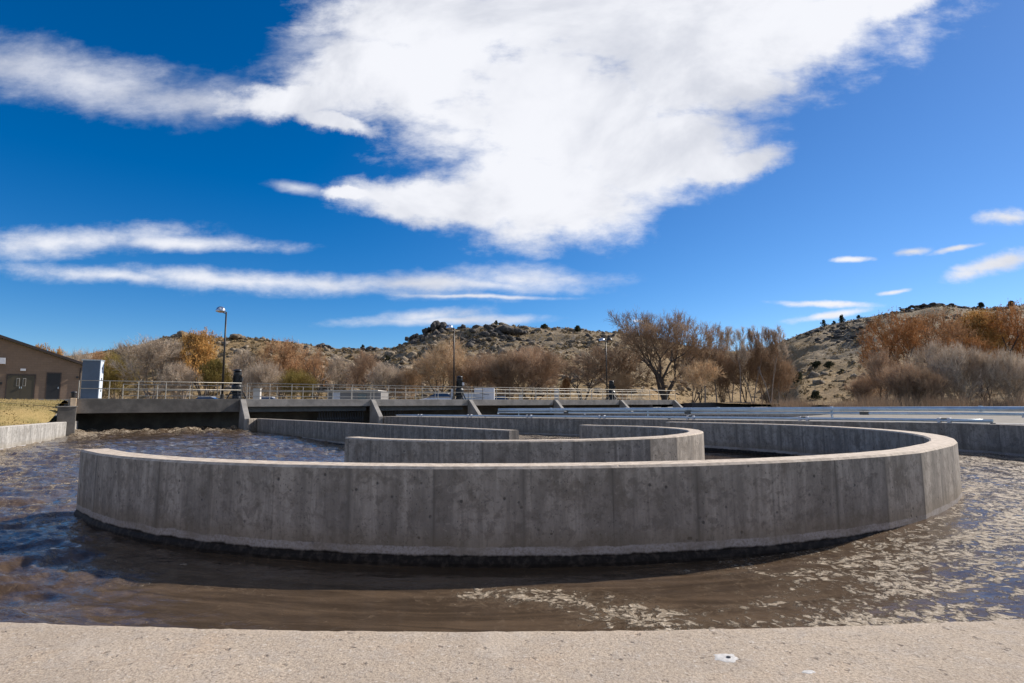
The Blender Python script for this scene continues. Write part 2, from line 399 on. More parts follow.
def sweep_wall(name, path, prof, mat, parent=None, u0=0.0):
    """path: plan points; prof: list of (offset, z), offset to the RIGHT of travel positive; closed section, capped ends"""
    n = len(path); m = len(prof); mb = MB(); arc = [u0]
    for a, b in zip(path, path[1:]): arc.append(arc[-1]+(b-a).length)
    for i, p in enumerate(path):
        d0 = (path[i]-path[i-1]).normalized() if i else (path[1]-path[0]).normalized()
        d1 = (path[i+1]-path[i]).normalized() if i < n-1 else d0
        d = (d0+d1).normalized(); k = 1/max(.3, d.dot(d1)); r = Vector((d.y, -d.x, 0))*k
        for (o, z) in prof: mb.v.append(tuple(p+r*o+Vector((0,0,z))))
    pl = [0.0]
    for a, b in zip(prof, prof[1:]+prof[:1]): pl.append(pl[-1]+math.hypot(a[0]-b[0], a[1]-b[1]))
    for i in range(n-1):
        for j in range(m):
            k = (j+1) % m; a = i*m+j; b = i*m+k; c = (i+1)*m+k; d = (i+1)*m+j
            mb.f.append((a, b, c, d))
            za, zb = prof[j][1], prof[k][1]
            if abs(za-zb) < .02: za, zb = pl[j]+7, pl[j+1]+7
            mb.uv.append([(arc[i], za), (arc[i], zb), (arc[i+1], zb), (arc[i+1], za)])
    mb.f.append(tuple(range(m))[::-1]); mb.uv.append([(100+o, z) for o, z in prof][::-1])
    mb.f.append(tuple((n-1)*m+j for j in range(m))); mb.uv.append([(200+o, z) for o, z in prof])
    o = mb.build(name, mat, parent)
    bm = bmesh.new(); bm.from_mesh(o.data); bmesh.ops.recalc_face_normals(bm, faces=bm.faces); bm.to_mesh(o.data); bm.free()
    return o
def wprof(o0, o1, ch=.028, foot=.028, bot=-1.6):
    "wall section between offsets o0<o1 (outer side o1)"
    return [(o0-foot, bot), (o0-foot, WZ+.035), (o0-foot*.7, WZ+.06), (o0, WZ+.10), (o0, -ch), (o0+ch, 0), (o1-ch, 0), (o1, -ch), (o1, WZ+.10), (o1+foot*.7, WZ+.06), (o1+foot, WZ+.035), (o1+foot, bot)]

# ================================================================== THE DITCH
# outer wall plan: left bank -> left flank -> turn -> right flank (travel CCW, right = outward)
def outer_path():
    left = [(-25.6, 34.2), (-23.5, 29.8), (-21.7, 26.2), (-20.0, 22.6), (-17.9, 18.2)]
    turn = [tuple(th(a, 14.44)[:2]) for a in (-158, -146, -134, -122, -112)]
    return smooth_path(left+turn, .9)
near = [th(a, 14.415) for a in np.arange(-112, -70, .10)]
right = smooth_path([tuple(th(a, 14.44)[:2]) for a in (-70, -58, -46, -34, -22, -12)]+[(15.2, 18.0), (13.75, 21.2), (7.1, 28.3), (-9.7, 43.5)], 1.22)
lp = outer_path()[:-1]
def coping_wall():
    path = lp+near+right[1:]
    n = len(path); rows = [0, .004, .012, .03]+[.03+.035*i for i in range(1, 13)]   # across the top
    mb = MB(); m = 3+len(rows)+2
    for i, p in enumerate(path):
        d0 = (path[i]-path[max(i-1,0)]); d1 = (path[min(i+1,n-1)]-path[i]); d = (d0+d1).normalized(); r = Vector((d.y, -d.x, 0))
        q = Vector((p.x*9, p.y*9, 0)); e = noise.noise(q*3)*.004+noise.noise(q*.8)*.005+noise.noise(q*9)*.003
        wob = e if abs(p.x) < 5 and p.y < 5 else 0
        pr = [(-.05, -1.6), (-.05, WZ+.03), (0, WZ+.10)]
        for k, o in enumerate(rows):
            z = -.012*max(0, 1-o/.03)**1.5
            if p.y < 5: z += noise.noise(Vector((p.x*6+o, p.y*6, o*9)))*.003+noise.noise(Vector((p.x*31, p.y*31+o*20, 2)))*.0016
            pr.append((o-(wob if k < 3 else 0), z))
        pr += [(.46, -.02), (.46, -1.6)]
        for (o, z) in pr: mb.v.append(tuple(p+r*o+Vector((0,0,z))))
    arc = 0
    for i in range(n-1):
        L = (path[i+1]-path[i]).length
        for j in range(m-1):
            a = i*m+j; mb.f.append((a, a+1, a+m+1, a+m)); z0_, z1_ = ((-1.6,-1.03,-.96,-.01)[j], (-1.6,-1.03,-.96,-.01)[j+1]) if j < 3 else (7+.03*j, 7.03+.03*j)
            mb.uv.append([(arc, z0_), (arc, z1_), (arc+L, z1_), (arc+L, z0_)])
        arc += L
    return mb
def pz(j): return [-1.6, -1.03, -.96][j] if j < 3 else 7+.03*j
mb = coping_wall(); nsec = 3+16+2
ow = mb.build('outer_tank_wall', M['coping'])
bm = bmesh.new(); bm.from_mesh(ow.data); bmesh.ops.recalc_face_normals(bm, faces=bm.faces)
bm.faces.ensure_lookup_table()
up = sum(f.normal.z*f.calc_area() for f in bm.faces)
if up < 0: bmesh.ops.reverse_faces(bm, faces=bm.faces)
bm.to_mesh(ow.data); bm.free()
ow.data.materials.append(M['left_wall']); ow.data.materials.append(M['wall_far'])
nl = len(lp); nn = len(near)
for f in ow.data.polygons:
    i = f.index//(nsec-1)
    f.use_smooth = nl <= i < nl+nn
    f.material_index = 0 if nl-6 <= i < nl+nn+3 else (1 if i < nl else 2)
tag(ow, 'long outer concrete wall of the basin, its rough sandy rim running across the foreground', 'wall')

# white paint spots with an anchor hole on the coping
from mathutils.bvhtree import BVHTree
_bvh = BVHTree.FromPolygons([v.co.copy() for v in ow.data.vertices], [tuple(p.vertices) for p in ow.data.polygons if nl-2 <= p.index//(nsec-1) < nl+nn+2])
def spot(x, y, r, label, hole):
    n = 32; g0 = _bvh.ray_cast(Vector((x, y, .2)), Vector((0,0,-1)))[0]; c = Vector((x, y, g0.z)); mb = MB(); RN = 7
    def drape(px_, py_, up):
        h_ = _bvh.ray_cast(Vector((px_, py_, .2)), Vector((0,0,-1)))[0]; return Vector((px_-c.x, py_-c.y, (h_.z if h_ else c.z)-c.z+up))
    mb.v.append(tuple(drape(x, y, .0011)))
    for q in range(1, RN+1):
        for k in range(n):
            a_ = 2*math.pi*k/n; rr = r*(1+.14*math.sin(a_*2+x*9)+.10*math.sin(a_*5+x*5)+.08*math.sin(a_*9)+.05*math.sin(a_*14+1))*q/RN
            mb.v.append(tuple(drape(x+math.cos(a_)*rr*1.35, y+math.sin(a_)*rr*.85, .0011 if q < RN else .0002)))
    mb.f = [(0, 1+k, 1+(k+1)%n) for k in range(n)]+[(1+(q-1)*n+k, 1+q*n+k, 1+q*n+(k+1)%n, 1+(q-1)*n+(k+1)%n) for q in range(1, RN) for k in range(n)]
    e = empty('grout_patch', c, label, 'patch', 'white patches on the coping'); mb.build('patch', M['grout'], e, True)
    if hole: MB().lathe((.006, .0, .0013), [(.0001, .0), (.0055, .0), (.0055, .0016), (.003, .0018)], 12).build('anchor_hole', M['door_dark'], e)
spot(.549, 1.572, .026, 'small white grout patch with a dark anchor hole on the foreground rim', True)
spot(.72, 1.49, .012, 'faint small white paint smear near the lower right of the foreground rim', False)

# baffle walls: flat form panels seven degrees wide
pa = [ab(-9.8, -1.25-.0)] if False else []
PA = 2*9.8*math.sin(R(5.75/2))
pathA = [th(-137.6, 9.80)]+[th(-55.6+5.75*k, 9.80-(.075 if k > 0 else 0)) for k in range(-14, 17)]
pathA += [ab(9.72, 1.1), ab(9.64, 2.3)]
A_ = sweep_wall('baffle_wall', pathA, wprof(-.40, 0), M['wall'], u0=PA-2*9.8*math.sin(R(.75))); tag(A_, 'largest curved concrete baffle wall, stained grey, sweeping across the middle of the basin', 'wall', 'curved baffle walls')
pathB = [th(-141.2, 5.0)]+[th(-47.2+10.2*k, 5.0-(.07 if k > 0 else 0)) for k in range(-9, 11)]+[ab(4.75, 2.15)]
B_ = sweep_wall('baffle_wall', pathB, wprof(-.36, 0), M['wall_b'], u0=.889-.192); tag(B_, 'smaller curved baffle wall nested behind the large one, with a bright rounded right end', 'wall', 'curved baffle walls')
pathC = [ab(-.05, .1)]+[ab(-.05-.35*i/24, i*1.22) for i in range(1, 24)]+[br(0, -1.6)]
C_ = sweep_wall('divider_wall', pathC, wprof(-.16, .18), M['wall_far']); tag(C_, 'straight concrete divider wall running from the black aerator motor to a free square end', 'wall', 'divider walls')
# walkway slab behind the right flank, carrying the pipes
r2 = right[1:]
mbw = MB()
WK = 4                                                           # starts after the tight bend
wk = [p for p in r2 if p.y > 8]
for i, p in enumerate(wk):
    d = (wk[min(i+1, len(wk)-1)]-wk[max(i-1, 0)]).normalized(); r = Vector((d.y, -d.x, 0))
    for o, z in ((.463, -1.6), (.463, -.004), (1.75, -.004), (1.75, -1.6)): mbw.v.append(tuple(p+r*o+Vector((0,0,z))))
    if i:
        a = (i-1)*4
        for j in range(3): mbw.f.append((a+j, a+j+4, a+j+5, a+j+1))
wkw = mbw.build('pipe_walkway', M['concrete_plain']); tag(wkw, 'pale concrete walkway slab behind the right hand tank wall carrying the long pipes', 'walkway')

# second and third basins: straight walls
def straight_wall(s, label, b0=-1.6, L=27.0, grp='divider walls'):
    p = [br(s, b0), *[br(s, b0-1.22*i) for i in range(1, int(L/1.22))]]
    w = sweep_wall('divider_wall', p[::-1], wprof(-.17, .17), M['wall_far']); tag(w, label, 'wall', grp)
straight_wall(18.1, 'low concrete wall below the second motor, mostly hidden by the pipes')
straight_wall(27.8, 'low concrete wall meeting the bridge left of the third motor')
straight_wall(36.9, 'low concrete wall below the third motor in the far basin')
straight_wall(45.5, 'last low concrete wall at the right hand end of the bridge')

# ------------------------------------------------------------------ water
def water_mesh():
    az = np.radians(np.linspace(-78, 80, 620)); t = np.linspace(0, 1, 560); r = 1.2*(75/1.2)**t
    X = r[:, None]*np.sin(az)[None, :]; Y = r[:, None]*np.cos(az)[None, :]
    rx = X-C0.x; ry = Y-C0.y; a = rx*N.x+ry*N.y; b = rx*U.x+ry*U.y; rad = np.hypot(rx, ry); ang = np.arctan2(ry, rx)
    bp = (X-BP.x)*U.x+(Y-BP.y)*U.y; sp = (X-BP.x)*N.x+(Y-BP.y)*N.y
    # flow coordinates: along the channel / across
    turn = b < 0; along = np.where(turn, np.arctan2(-b, a)*0+ (np.arctan2(b, np.abs(a)+1e-6))*rad, b)
    angn = np.degrees(ang)
    fx = np.where(turn, rad, np.abs(a)); fy = np.where(turn, -np.where(a > 0, np.degrees(np.arctan2(-b, a)), 180-np.degrees(np.arctan2(-b, a)))*np.pi/180*9.0, b)
    def S(v, lo, hi): q = np.clip((v-lo)/(hi-lo), 0, 1); return q*q*(3-2*q)
    # foam: thick along the right flank and the right of the turn, tan scum by the left bank, churn by the bridge
    outerch = S(rad, 9.45, 9.75)
    foam = .50*S(angn, -88, -70)*(1-S(angn, 30, 60))*outerch
    foam += .28*S(angn, -62, -38)*(1-S(angn, 40, 70))*outerch
    foam += .26*np.exp(-((rad-10.9)/.8)**2)*S(angn, -84, -66)*(1-S(angn, -55, -42))
    foam -= .34*np.exp(-((rad-13.2)/.9)**2)*S(angn, -78, -66)*(1-S(angn, -20, 0))
    foam += .70*np.exp(-((angn+79)/6)**2)*np.exp(-((rad-12.6)/1.1)**2)+.30*np.exp(-((angn+87)/3)**2)*np.exp(-((rad-12.4)/1.3)**2)
    left = (a < -9.9)
    lb = np.clip((-a-9.9)/3, 0, 1)
    foam += np.where((a < -9.0) & (b > -1), .36+.55*S(-a, 10.5, 12.4)*S(b, 2, 9), 0)
    foam += np.where((a < -9.0) & (b <= -1), .40*S(b, -3.2, -1), 0)
    foam += .12*S(-a, 6.5, 8.5)*(a > -14.5)*(b < -1)*outerch
    foam += np.where((a < 0) & (a > -10), .10*S(b, 6, 12), 0)
    churn = np.exp(-(np.minimum(bp+.6, 0)/3.2)**2)*(sp < -.2)*(sp > -9.2)*(bp < 2)
    foam += .62*churn
    foam += .62*((a > .3) & (a < 9.2) & (b > 1))+.6*((a >= 9.2) & (b > 4))+.35*((a >= 9.2) & (b > -3) & (b <= 4))                       # white froth seen between the baffles
    trail = [(-.35, 5.55), (.1, 5.52), (.55, 5.40), (.95, 5.12), (1.25, 4.75), (1.42, 4.35), (1.5, 3.9)]
    dt = np.full(X.shape, 9.)
    for (x0, y0), (x1, y1) in zip(trail, trail[1:]):
        L2 = (x1-x0)**2+(y1-y0)**2; q = np.clip(((X-x0)*(x1-x0)+(Y-y0)*(y1-y0))/L2, 0, 1); dt = np.minimum(dt, np.hypot(X-x0-q*(x1-x0), Y-y0-q*(y1-y0)))
    foam += .62*np.exp(-(dt/.20)**2)+.30*np.exp(-(dt/.5)**2)
    foam = np.clip(foam*1.22, 0, 1.0)
    chop = .10+.85*S(-a, 8.2, 10.5)*S(b, -8.5, -5.0)*1.0+.8*((a < -.3) & (a > -9.6))*S(b, 0, 3)+.25*S(angn, -75, -50)*outerch*(a > -6)
    chop += .5*churn; chop = np.clip(chop, .04, 1)
    lift = .20*S(b, 6, 24)*(a < 0)+.125*S(angn, -76, -54)*outerch*(1-S(b, 3, 8)*(a < 0))
    nv = X.size; Z = np.empty(nv); xf, yf, cf, ff = X.ravel(), Y.ravel(), chop.ravel(), foam.ravel(); fxf, fyf = fx.ravel(), fy.ravel(); chf = churn.ravel()
    nn_ = noise.noise; fr = noise.fractal
    Zf = np.empty(nv)
    for i in range(nv):
        x, y = float(xf[i]), float(yf[i]); c = float(cf[i])
        z = 0.0
        if c > .06: wx = nn_(Vector((x*.6, y*.6, 3)))*1.4; z += c*(.105*nn_(Vector((x*.9+wx, y*1.4, 0)))+.095*(.35-abs(nn_(Vector((x*2.1+wx, y*2.9+wx, 5)))))+.036*(.35-abs(nn_(Vector((x*5.5, y*7.5+wx, 2)))))+.012*nn_(Vector((x*12, y*14, 9))))
        else: z += .003*nn_(Vector((x*2, y*3, 0)))
        q = float(chf[i])
        if q > .02: z += q*(.20+.22*nn_(Vector((x*1.1, y*1.1, 4)))+.16*nn_(Vector((x*3.5, y*3.5, 7))))
        Zf[i] = z
    Zf = WZ+Zf+lift.ravel()
    # stern wave where the flow parts around the left end of the big baffle
    e = ab(-9.7, -1.8); dd = np.hypot(xf-e.x, yf-e.y); Zf += .045*np.exp(-(dd/.5)**2)-.05*np.exp(-(np.hypot(xf-(e.x+.2), yf-(e.y-1.5))/.7)**2)
    nr_, nc = X.shape
    idx = np.arange(nv).reshape(nr_, nc)
    q = np.stack([idx[:-1, :-1], idx[:-1, 1:], idx[1:, 1:], idx[1:, :-1]], -1).reshape(-1, 4)
    # keep to the basins only
    keep = ((rad < 15.6) | ((sp > 9) & (sp < 45.4) & (b > 3.2) & (bp < 4.2)) | ((b > 0) & (a > -14.2) & (bp < 4.2)) )
    k = keep.ravel()[q].all(1); q = q[k][:, ::-1]
    me = bpy.data.meshes.new('sludge_water'); me.vertices.add(nv); me.vertices.foreach_set('co', np.stack([xf, yf, Zf], 1).ravel())
    me.loops.add(q.size); me.loops.foreach_set('vertex_index', q.ravel()); me.polygons.add(len(q)); me.polygons.foreach_set('loop_start', np.arange(0, q.size, 4)); 
    me.update(); me.validate()
    for nm, dt in (('foam', ff), ('chop', cf)):
        at_ = me.attributes.new(nm, 'FLOAT', 'POINT'); at_.data.foreach_set('value', dt.astype(np.float32))
    at_ = me.attributes.new('flow', 'FLOAT_VECTOR', 'POINT'); at_.data.foreach_set('vector', np.stack([fxf, fyf, np.zeros(nv)], 1).astype(np.float32).ravel())
    me.polygons.foreach_set('use_smooth', [True]*len(me.polygons)); me.materials.append(M['water'])
    o = bpy.data.objects.new('water', me); COL.objects.link(o); o['kind'] = 'structure'
    if me.polygons[0].normal.z < 0: me.flip_normals()
water_mesh()

# ------------------------------------------------------------------ ground
def sheet(name, rows, mat, kind='structure', smooth=True):
    "rows: list of equally long point lists"
    n = len(rows[0]); me = bpy.data.meshes.new(name)
    fs = [(i*n+j, i*n+j+1, (i+1)*n+j+1, (i+1)*n+j) for i in range(len(rows)-1) for j in range(n-1)]
    me.from_pydata([tuple(p) for r_ in rows for p in r_], [], fs)
    bm = bmesh.new(); bm.from_mesh(me); bmesh.ops.recalc_face_normals(bm, faces=bm.faces)
    if sum(f.normal.z*f.calc_area() for f in bm.faces) < 0: bmesh.ops.reverse_faces(bm, faces=bm.faces)
    bm.to_mesh(me); bm.free()
    if smooth: me.polygons.foreach_set('use_smooth', [True]*len(me.polygons))
    me.materials.append(mat); o = bpy.data.objects.new(name, me); COL.objects.link(o); o['kind'] = kind; return o
# wide base sheet out to the horizon, below the tanks
sheet('ground', [[(x, y, -2.2) for x in (-3000, -500, 0, 500, 3000)] for y in (-3000, -500, 0, 500, 3000)], M['gravel'])
# apron the camera stands on, outside the turn
rowsn = []
for off, z in ((.462, -.5), (1.5, -.52), (6, -.55), (30, -.6), (90, -.8)):
    rowsn.append([th(a, 14.44+off, z) for a in range(-160, -11, 4)])
sheet('apron', rowsn, M['gravel'])
# grass bank beside the left flank, rising towards the building
rowsb = []
bankp = [br(-9.4, b_) for b_ in (60, 45, 34, 26, 20, 15, 11, 8, 6, 4.2, 2.8, 1.4)]+[p for p in lp if 3 < p.y < 33.6]
def bank_z(q, off):
    b_ = (q-BP).dot(U); k = min(1, max(0, (b_+17)/26*.80+max(0, off-.4)/17)); k = k*k*(3-2*k)*.5+k*.5
    return -.05+1.47*k*min(1, max(0, off-.42)/1.3+max(0, (b_+3.5)/2))
for k, off in enumerate([.464, .8, 1.2, 1.7, 2.4, 3.5, 5.5, 8, 11, 15, 20, 24, 40, 90]):
    row = []
    for i, p in enumerate(bankp):
        d = (bankp[min(i+1, len(bankp)-1)]-bankp[max(i-1, 0)]).normalized(); r = Vector((d.y, -d.x, 0))
        q = p+r*off; z = bank_z(q, off)+.05*noise.noise(q*.5)*(off > .6)
        row.append((q.x, q.y, z))
    rowsb.append(row)
sheet('grass_bank', rowsb, M['grass'])
# yard level behind the bridge (left half higher)
def yard_z(s, b):
    t_ = min(1, max(0, (-s-2)/7)); return .78+.66*t_-(.45 if 6 < b else 0)*(1-max(0,t_*2-1))*(s < 40)
rowsy = [[br(s, b, yard_z(s, b)-(.0 if b > 4.1 else 0)) for s in (-9.38, -8, -6, -4, -2, 0, 6, 12, 20, 30, 40, 50, 56)] for b in (3.6, 8, 14, 20, 30, 45)]
sheet('gravel_yard', rowsy, M['gravel'])
rr_ = []
for off, z in ((1.752, -.03), (4, -.05), (12, 0), (30, .2), (70, .4)):
    row = []
    for i, p in enumerate(wk):
        if (p-C0).dot(U) > 3: break
        d = (wk[min(i+1, len(wk)-1)]-wk[max(i-1, 0)]).normalized(); q = p+Vector((d.y, -d.x, 0))*off; row.append((q.x, q.y, z))
    rr_.append(row)
sheet('side_yard', rr_, M['gravel'])
sheet('far_yard', [[br(s, b_, .02+.35*min(1, max(0, (s-46)/30))) for s in (45.65, 52, 60, 75, 95, 120)] for b_ in (-60, -40, -26, -12, -2, 4.5)], M['gravel'])
sheet('near_yard', [[ab(a_, b_, -.03) for a_ in (15.5, 20, 30, 40, 46.5)] for b_ in (-12, -6, 0, 3.1)], M['gravel'])

# ================================================================== THE BRIDGE
bdg = empty('access_bridge', br(-9, 0, 0), 'long flat concrete access bridge crossing all the basins at eye level', 'bridge')
def inparent(o, parent):
    o.parent = parent; o.matrix_parent_inverse = Matrix.Translation(-parent.location) if parent.rotation_euler.z == 0 else parent.matrix_world.inverted(); return o
def bpart(mb, name, mat, parent=bdg, bevel=0.0):
    return inparent(mb.build(name, mat, None, False, None, bevel), parent)
def bbox(s0, s1, b0, b1, z0, z1):
    return br((s0+s1)/2, (b0+b1)/2, (z0+z1)/2), N*(s1-s0)/2, U*(b1-b0)/2, Vector((0,0,(z1-z0)/2))
bpart(MB().box(*bbox(-8.95, 46.2, .12, 3.55, DZ-.26, DZ-.005)), 'deck_slab', M['concrete_plain'])
bpart(MB().box(*bbox(-8.95, -.2, 0, .115, DZ-.86, DZ)), 'edge_beam', M['concrete_dark'], bevel=.015)
for s0, s1 in ((.2, 9.1), (9.4, 17.9), (18.3, 27.5), (27.9, 36.6), (37.0, 45.6)):
    bpart(MB().box(*bbox(s0, s1, 0, .115, DZ-.52, DZ)), 'edge_beam', M['concrete_plain'], bevel=.015)
for s0, s1 in ((.2, 9.1), (9.4, 17.9)):
    bpart(MB().box(*bbox(s0, s1, .9, 1.05, .42, .80)), 'steel_girder', M['steel_beam'])
# added rear wall closes the tanks and keeps the void below deck dark
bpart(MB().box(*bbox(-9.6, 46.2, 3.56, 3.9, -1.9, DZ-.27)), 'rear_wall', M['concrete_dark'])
def gate(s0, s1, n, label):
    g = MB()
    e = empty('slatted_gate', br(s0, 1.3, -1.2), label, 'gate')
    for i in range(n):
        s = s0+(s1-s0)*i/(n-1); g.box(*bbox(s-.05, s+.05, 1.28, 1.34, -1.2, .98))
    inparent(g.build('slats', M['void']), e)
    fr = MB().box(*bbox(s0-.1, s1+.1, 1.345, 1.42, .80, .98)).box(*bbox(s0-.1, s1+.1, 1.345, 1.42, -.2, -.05))
    inparent(fr.build('gate_frame', M['steel_beam']), e)
gate(5.6, 9.0, 18, 'black slatted sluice gate under the bridge left of the second sloping wing wall')
gate(9.9, 12.4, 12, 'black slatted sluice gate under the bridge right of the second sloping wing wall')
# wing walls sloping down to the tank walls
def wing(s, label, t=.17, L=1.6, zt=DZ-.02):
    mb = MB(); pr = [(.12, -1.6), (.12, zt), (-.10, zt), (-L, .0), (-L, -1.6)]
    vs = [br(s+o, b-.002, z) for o in (-t, t) for b, z in pr]
    fs = [(0,1,2,3,4), (9,8,7,6,5)]+[(i, 5+i, 5+(i+1)%5, (i+1)%5) for i in range(5)]
    o = mb.add(vs, fs).build('wing_wall', M['concrete_plain'], None, False, br(s, 0, 0), .02)
    tag(o, label, 'wall', 'sloping wing walls at the bridge piers')
for s, l in ((0, 'sloping wing wall below the leftmost black aerator motor'), (9.25, 'sloping wing wall in front of the grey shed, second from the left'),
             (18.1, 'sloping wing wall below the motor beside the white equipment box'), (27.8, 'sloping wing wall fourth from the left, between two motors'),
             (36.9, 'sloping wing wall fifth from the left, just right of the farthest motor'), (45.7, 'rightmost sloping wing wall under the big bare tree')):
    wing(s, l)
# left abutment
ab_ = empty('bridge_abutment', br(-9.3, 0, 0), 'tan concrete abutment with a shaded grey wing panel at the left end of the bridge', 'abutment')
inparent(MB().box(*bbox(-9.25, -8.96, -.25, .6, -1.6, DZ+.03)).build('pillar', M['concrete_tan'], bevel=.02), ab_)
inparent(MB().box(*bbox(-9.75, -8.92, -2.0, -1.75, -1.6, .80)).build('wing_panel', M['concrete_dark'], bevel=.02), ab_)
inparent(MB().box(*bbox(-9.79, -8.88, -2.04, -1.71, .801, .86)).build('panel_cap', M['concrete_plain'], bevel=.01), ab_)

inparent(MB().box(*bbox(-9.36, -8.97, .61, 5.0, -1.6, DZ-.02)).build('backfill_wall', M['concrete_plain']), ab_)
# railings
def railing(b, s0, s1, step, label, mat, dark=(), h=1.07, rails=(1.07, .60), pw=.05):
    e = empty('guard_railing', br(s0, b, DZ), label, 'railing', 'guard railings along the bridge')
    for z in rails: inparent(MB().tube([br(s0, b, DZ+z), br(s1, b, DZ+z)], .024, 8).build('rail', mat, None, True), e)
    n = int(round((s1-s0)/step))
    for i in range(n+1):
        s = s0+(s1-s0)*i/n; dk = any(x0 <= s <= x1 for x0, x1 in dark)
        mb = MB().tube([br(s, b, DZ-.002), br(s, b, DZ+h)], pw/2, 8); mb.box(*bbox(s-.06, s+.06, b-.05, b+.05, DZ, DZ+.012))
        inparent(mb.build('post', M['rail_dark'] if dk else mat, None, False), e)
    return e
railing(.06, -8.9, -.1, 1.37, 'beige pipe guard railing on the near edge of the left bridge span', M['rail'], ((-3.6, 0),))
railing(.06, .25, 46.0, 1.46, 'long beige guard railing on the near edge from the first motor to the right end', M['rail'], ((15.8, 20),))
railing(3.45, -6.6, 45.6, 1.9, 'pale guard railing on the far edge of the bridge behind the motors', M['rail'], h=1.0, rails=(1.0, .62, .25))

# aerator drive motors
def aerator(s, label, k=1.0, ped=None):
    e = empty('aerator_motor', br(s, .75, DZ), label, 'motor', 'black vertical aerator motors on the bridge')
    e.scale = (k, k, k)
    def P(mb, n, m, sm=True, par=e): return mb.build(n, m, par, sm)
    P(MB().lathe((0,0,0), [(.42,0),(.42,.06),(.30,.07),(.27,.30),(.40,.32),(.40,.42)], 20), 'gearbox_base', M['black_metal'], False)
    P(MB().lathe((0,0,.42), [(.30,0),(.36,.06),(.36,.42),(.28,.55),(.22,.60)], 20), 'gearbox', M['black_metal'], False)
    mt = MB().lathe((0,0,1.02), [(.30,0),(.30,.04),(.235,.06),(.235,.62),(.26,.64),(.26,.80),(.16,.88)], 20)
    for i in range(20):
        a = i*math.pi/10; d = Vector((math.cos(a), math.sin(a), 0)); mt.box(Vector((0,0,1.36))+d*.25, d*.03, Vector((-d.y,d.x,0))*.006, Vector((0,0,.26)))
    mo = P(mt, 'motor_body', M['black_metal'], False)
    P(MB().lathe((0,0,1.90), [(.27,0),(.27,.05),(.20,.13),(.05,.16)], 20), 'fan_cowl', M['black_metal'], True, mo)
    P(MB().box((.30,-.05,1.35), (.09,0,0), (0,.10,0), (0,0,.13)), 'junction_box', M['white_plastic'] if ped else M['black_metal'], False, mo)
    for i in range(4):
        a = i*math.pi/2+.6; d = Vector((math.cos(a), math.sin(a), 0)); P(MB().bar(d*.62+Vector((0,0,.0)), d*.30+Vector((0,0,.62)), .07, .07), 'support_leg', M['black_metal'], False)
    if ped: P(MB().box((-.62,-.1,.45), (.10,0,0), (0,.12,0), (0,0,.45)), 'control_box', M['white_plastic'], False)
aerator(-.25, 'tall black aerator motor at the first wing wall, nearest to the left lamp')
aerator(17.5, 'dark aerator motor at the foot of the middle lamp, beside the white box', 1.0, True)
aerator(36.3, 'farthest dark aerator motor at the foot of the right lamp')

# lamps
def lamp(p, h, arms, label):
    e = empty('street_lamp', p, label, 'street lamp', 'lamps standing on the bridge')
    MB().lathe((0,0,0), [(.17,0),(.17,.03),(.12,.06),(.12,.28),(.08,.32)], 12).build('base', M['pole'], e)
    MB().tube([(0,0,.3), (0,0,h*.6), (0,0,h)], [.075,.062,.05], 10).build('pole', M['pole'], e, True)
    for d, bright in arms:
        d = Vector(d).normalized(); t = d*.40+Vector((0,0,h+.02))
        hd = MB().tube([(0,0,h-.12), d*.35+Vector((0,0,h-.04)), t], [.035,.03,.03], 8).build('arm', M['pole'], e, True)
        sh = MB().lathe(t, [(.03,.30),(.12,.285),(.22,.22),(.29,.10),(.31,0),(.31,-.05),(.285,-.055),(.27,0),(.02,.02)][::-1], 20); 
        so = sh.build('lamp_head', M['lamp_shell'] if bright else M['pole'], e, True)
        MB().lathe(t+Vector((0,0,-.03)), [(.001,-.10),(.14,-.08),(.22,-.03),(.24,.0)], 16).build('lens', M['lens'], so, True)
lamp(br(-1.2, .45, DZ), 5.9, [((-.55,-.84,0), True)], 'dark lamp post with one polished dome head, leftmost of the three lamps')
lamp(br(16.75, .45, DZ), 6.15, [((-1,.1,0), True)], 'thin dark lamp post with a shiny head, middle one of the three lamps')
lamp(br(35.3, .45, DZ), 6.2, [((-1,-.1,0), True), ((.6,-.4,0), False)], 'twin headed lamp post, rightmost of the three lamps')

# tall cabinet at the left end of the deck
cb = empty('electrical_cabinet', br(-8.2, .9, DZ), 'tall blue grey metal electrical cabinet at the left end of the bridge', 'cabinet')
cp = at(92.5, 34.8, DZ)
cb.location = br(-8.3, .95, DZ); cb.rotation_euler.z = R(19.5)
MB().box((0,0,1.16), (.45,0,0), (0,.30,0), (0,0,1.14)).build('cabinet_body', M['cab'], cb, bevel=.015)
MB().box((0,0,2.325), (.50,0,0), (0,.35,0), (0,0,.025)).build('rain_hood', M['galv'], cb)
MB().box((.463,0,1.16), (.011,0,0), (0,.28,0), (0,0,1.12)).build('sunlit_panel', M['cab_sunlit'], cb)  # added plate gives this side its sunlit tone
MB().box((0,0,.01), (.48,0,0), (0,.33,0), (0,0,.009)).build('plinth', M['concrete_plain'], cb)
for z in (.5, 1.2, 1.85): MB().box((.485,0,z), (.02,0,0), (0,.04,0), (0,0,.07)).build('hinge', M['galv_dark'], cb)

# dark bin by the end of the railing
bn = empty('trash_bin', at(73.5, 41.5, 1.47), 'small dark bin at the corner of the brown building near the railing end', 'bin')
MB().lathe((0,0,0), [(.13,0),(.17,.36),(.19,.38),(.19,.42)], 14).build('bin_body', M['door_dark'], bn); MB().lathe((0,0,.42), [(.20,0),(.18,.05),(.07,.09)], 14).build('lid', M['door_dark'], bn)

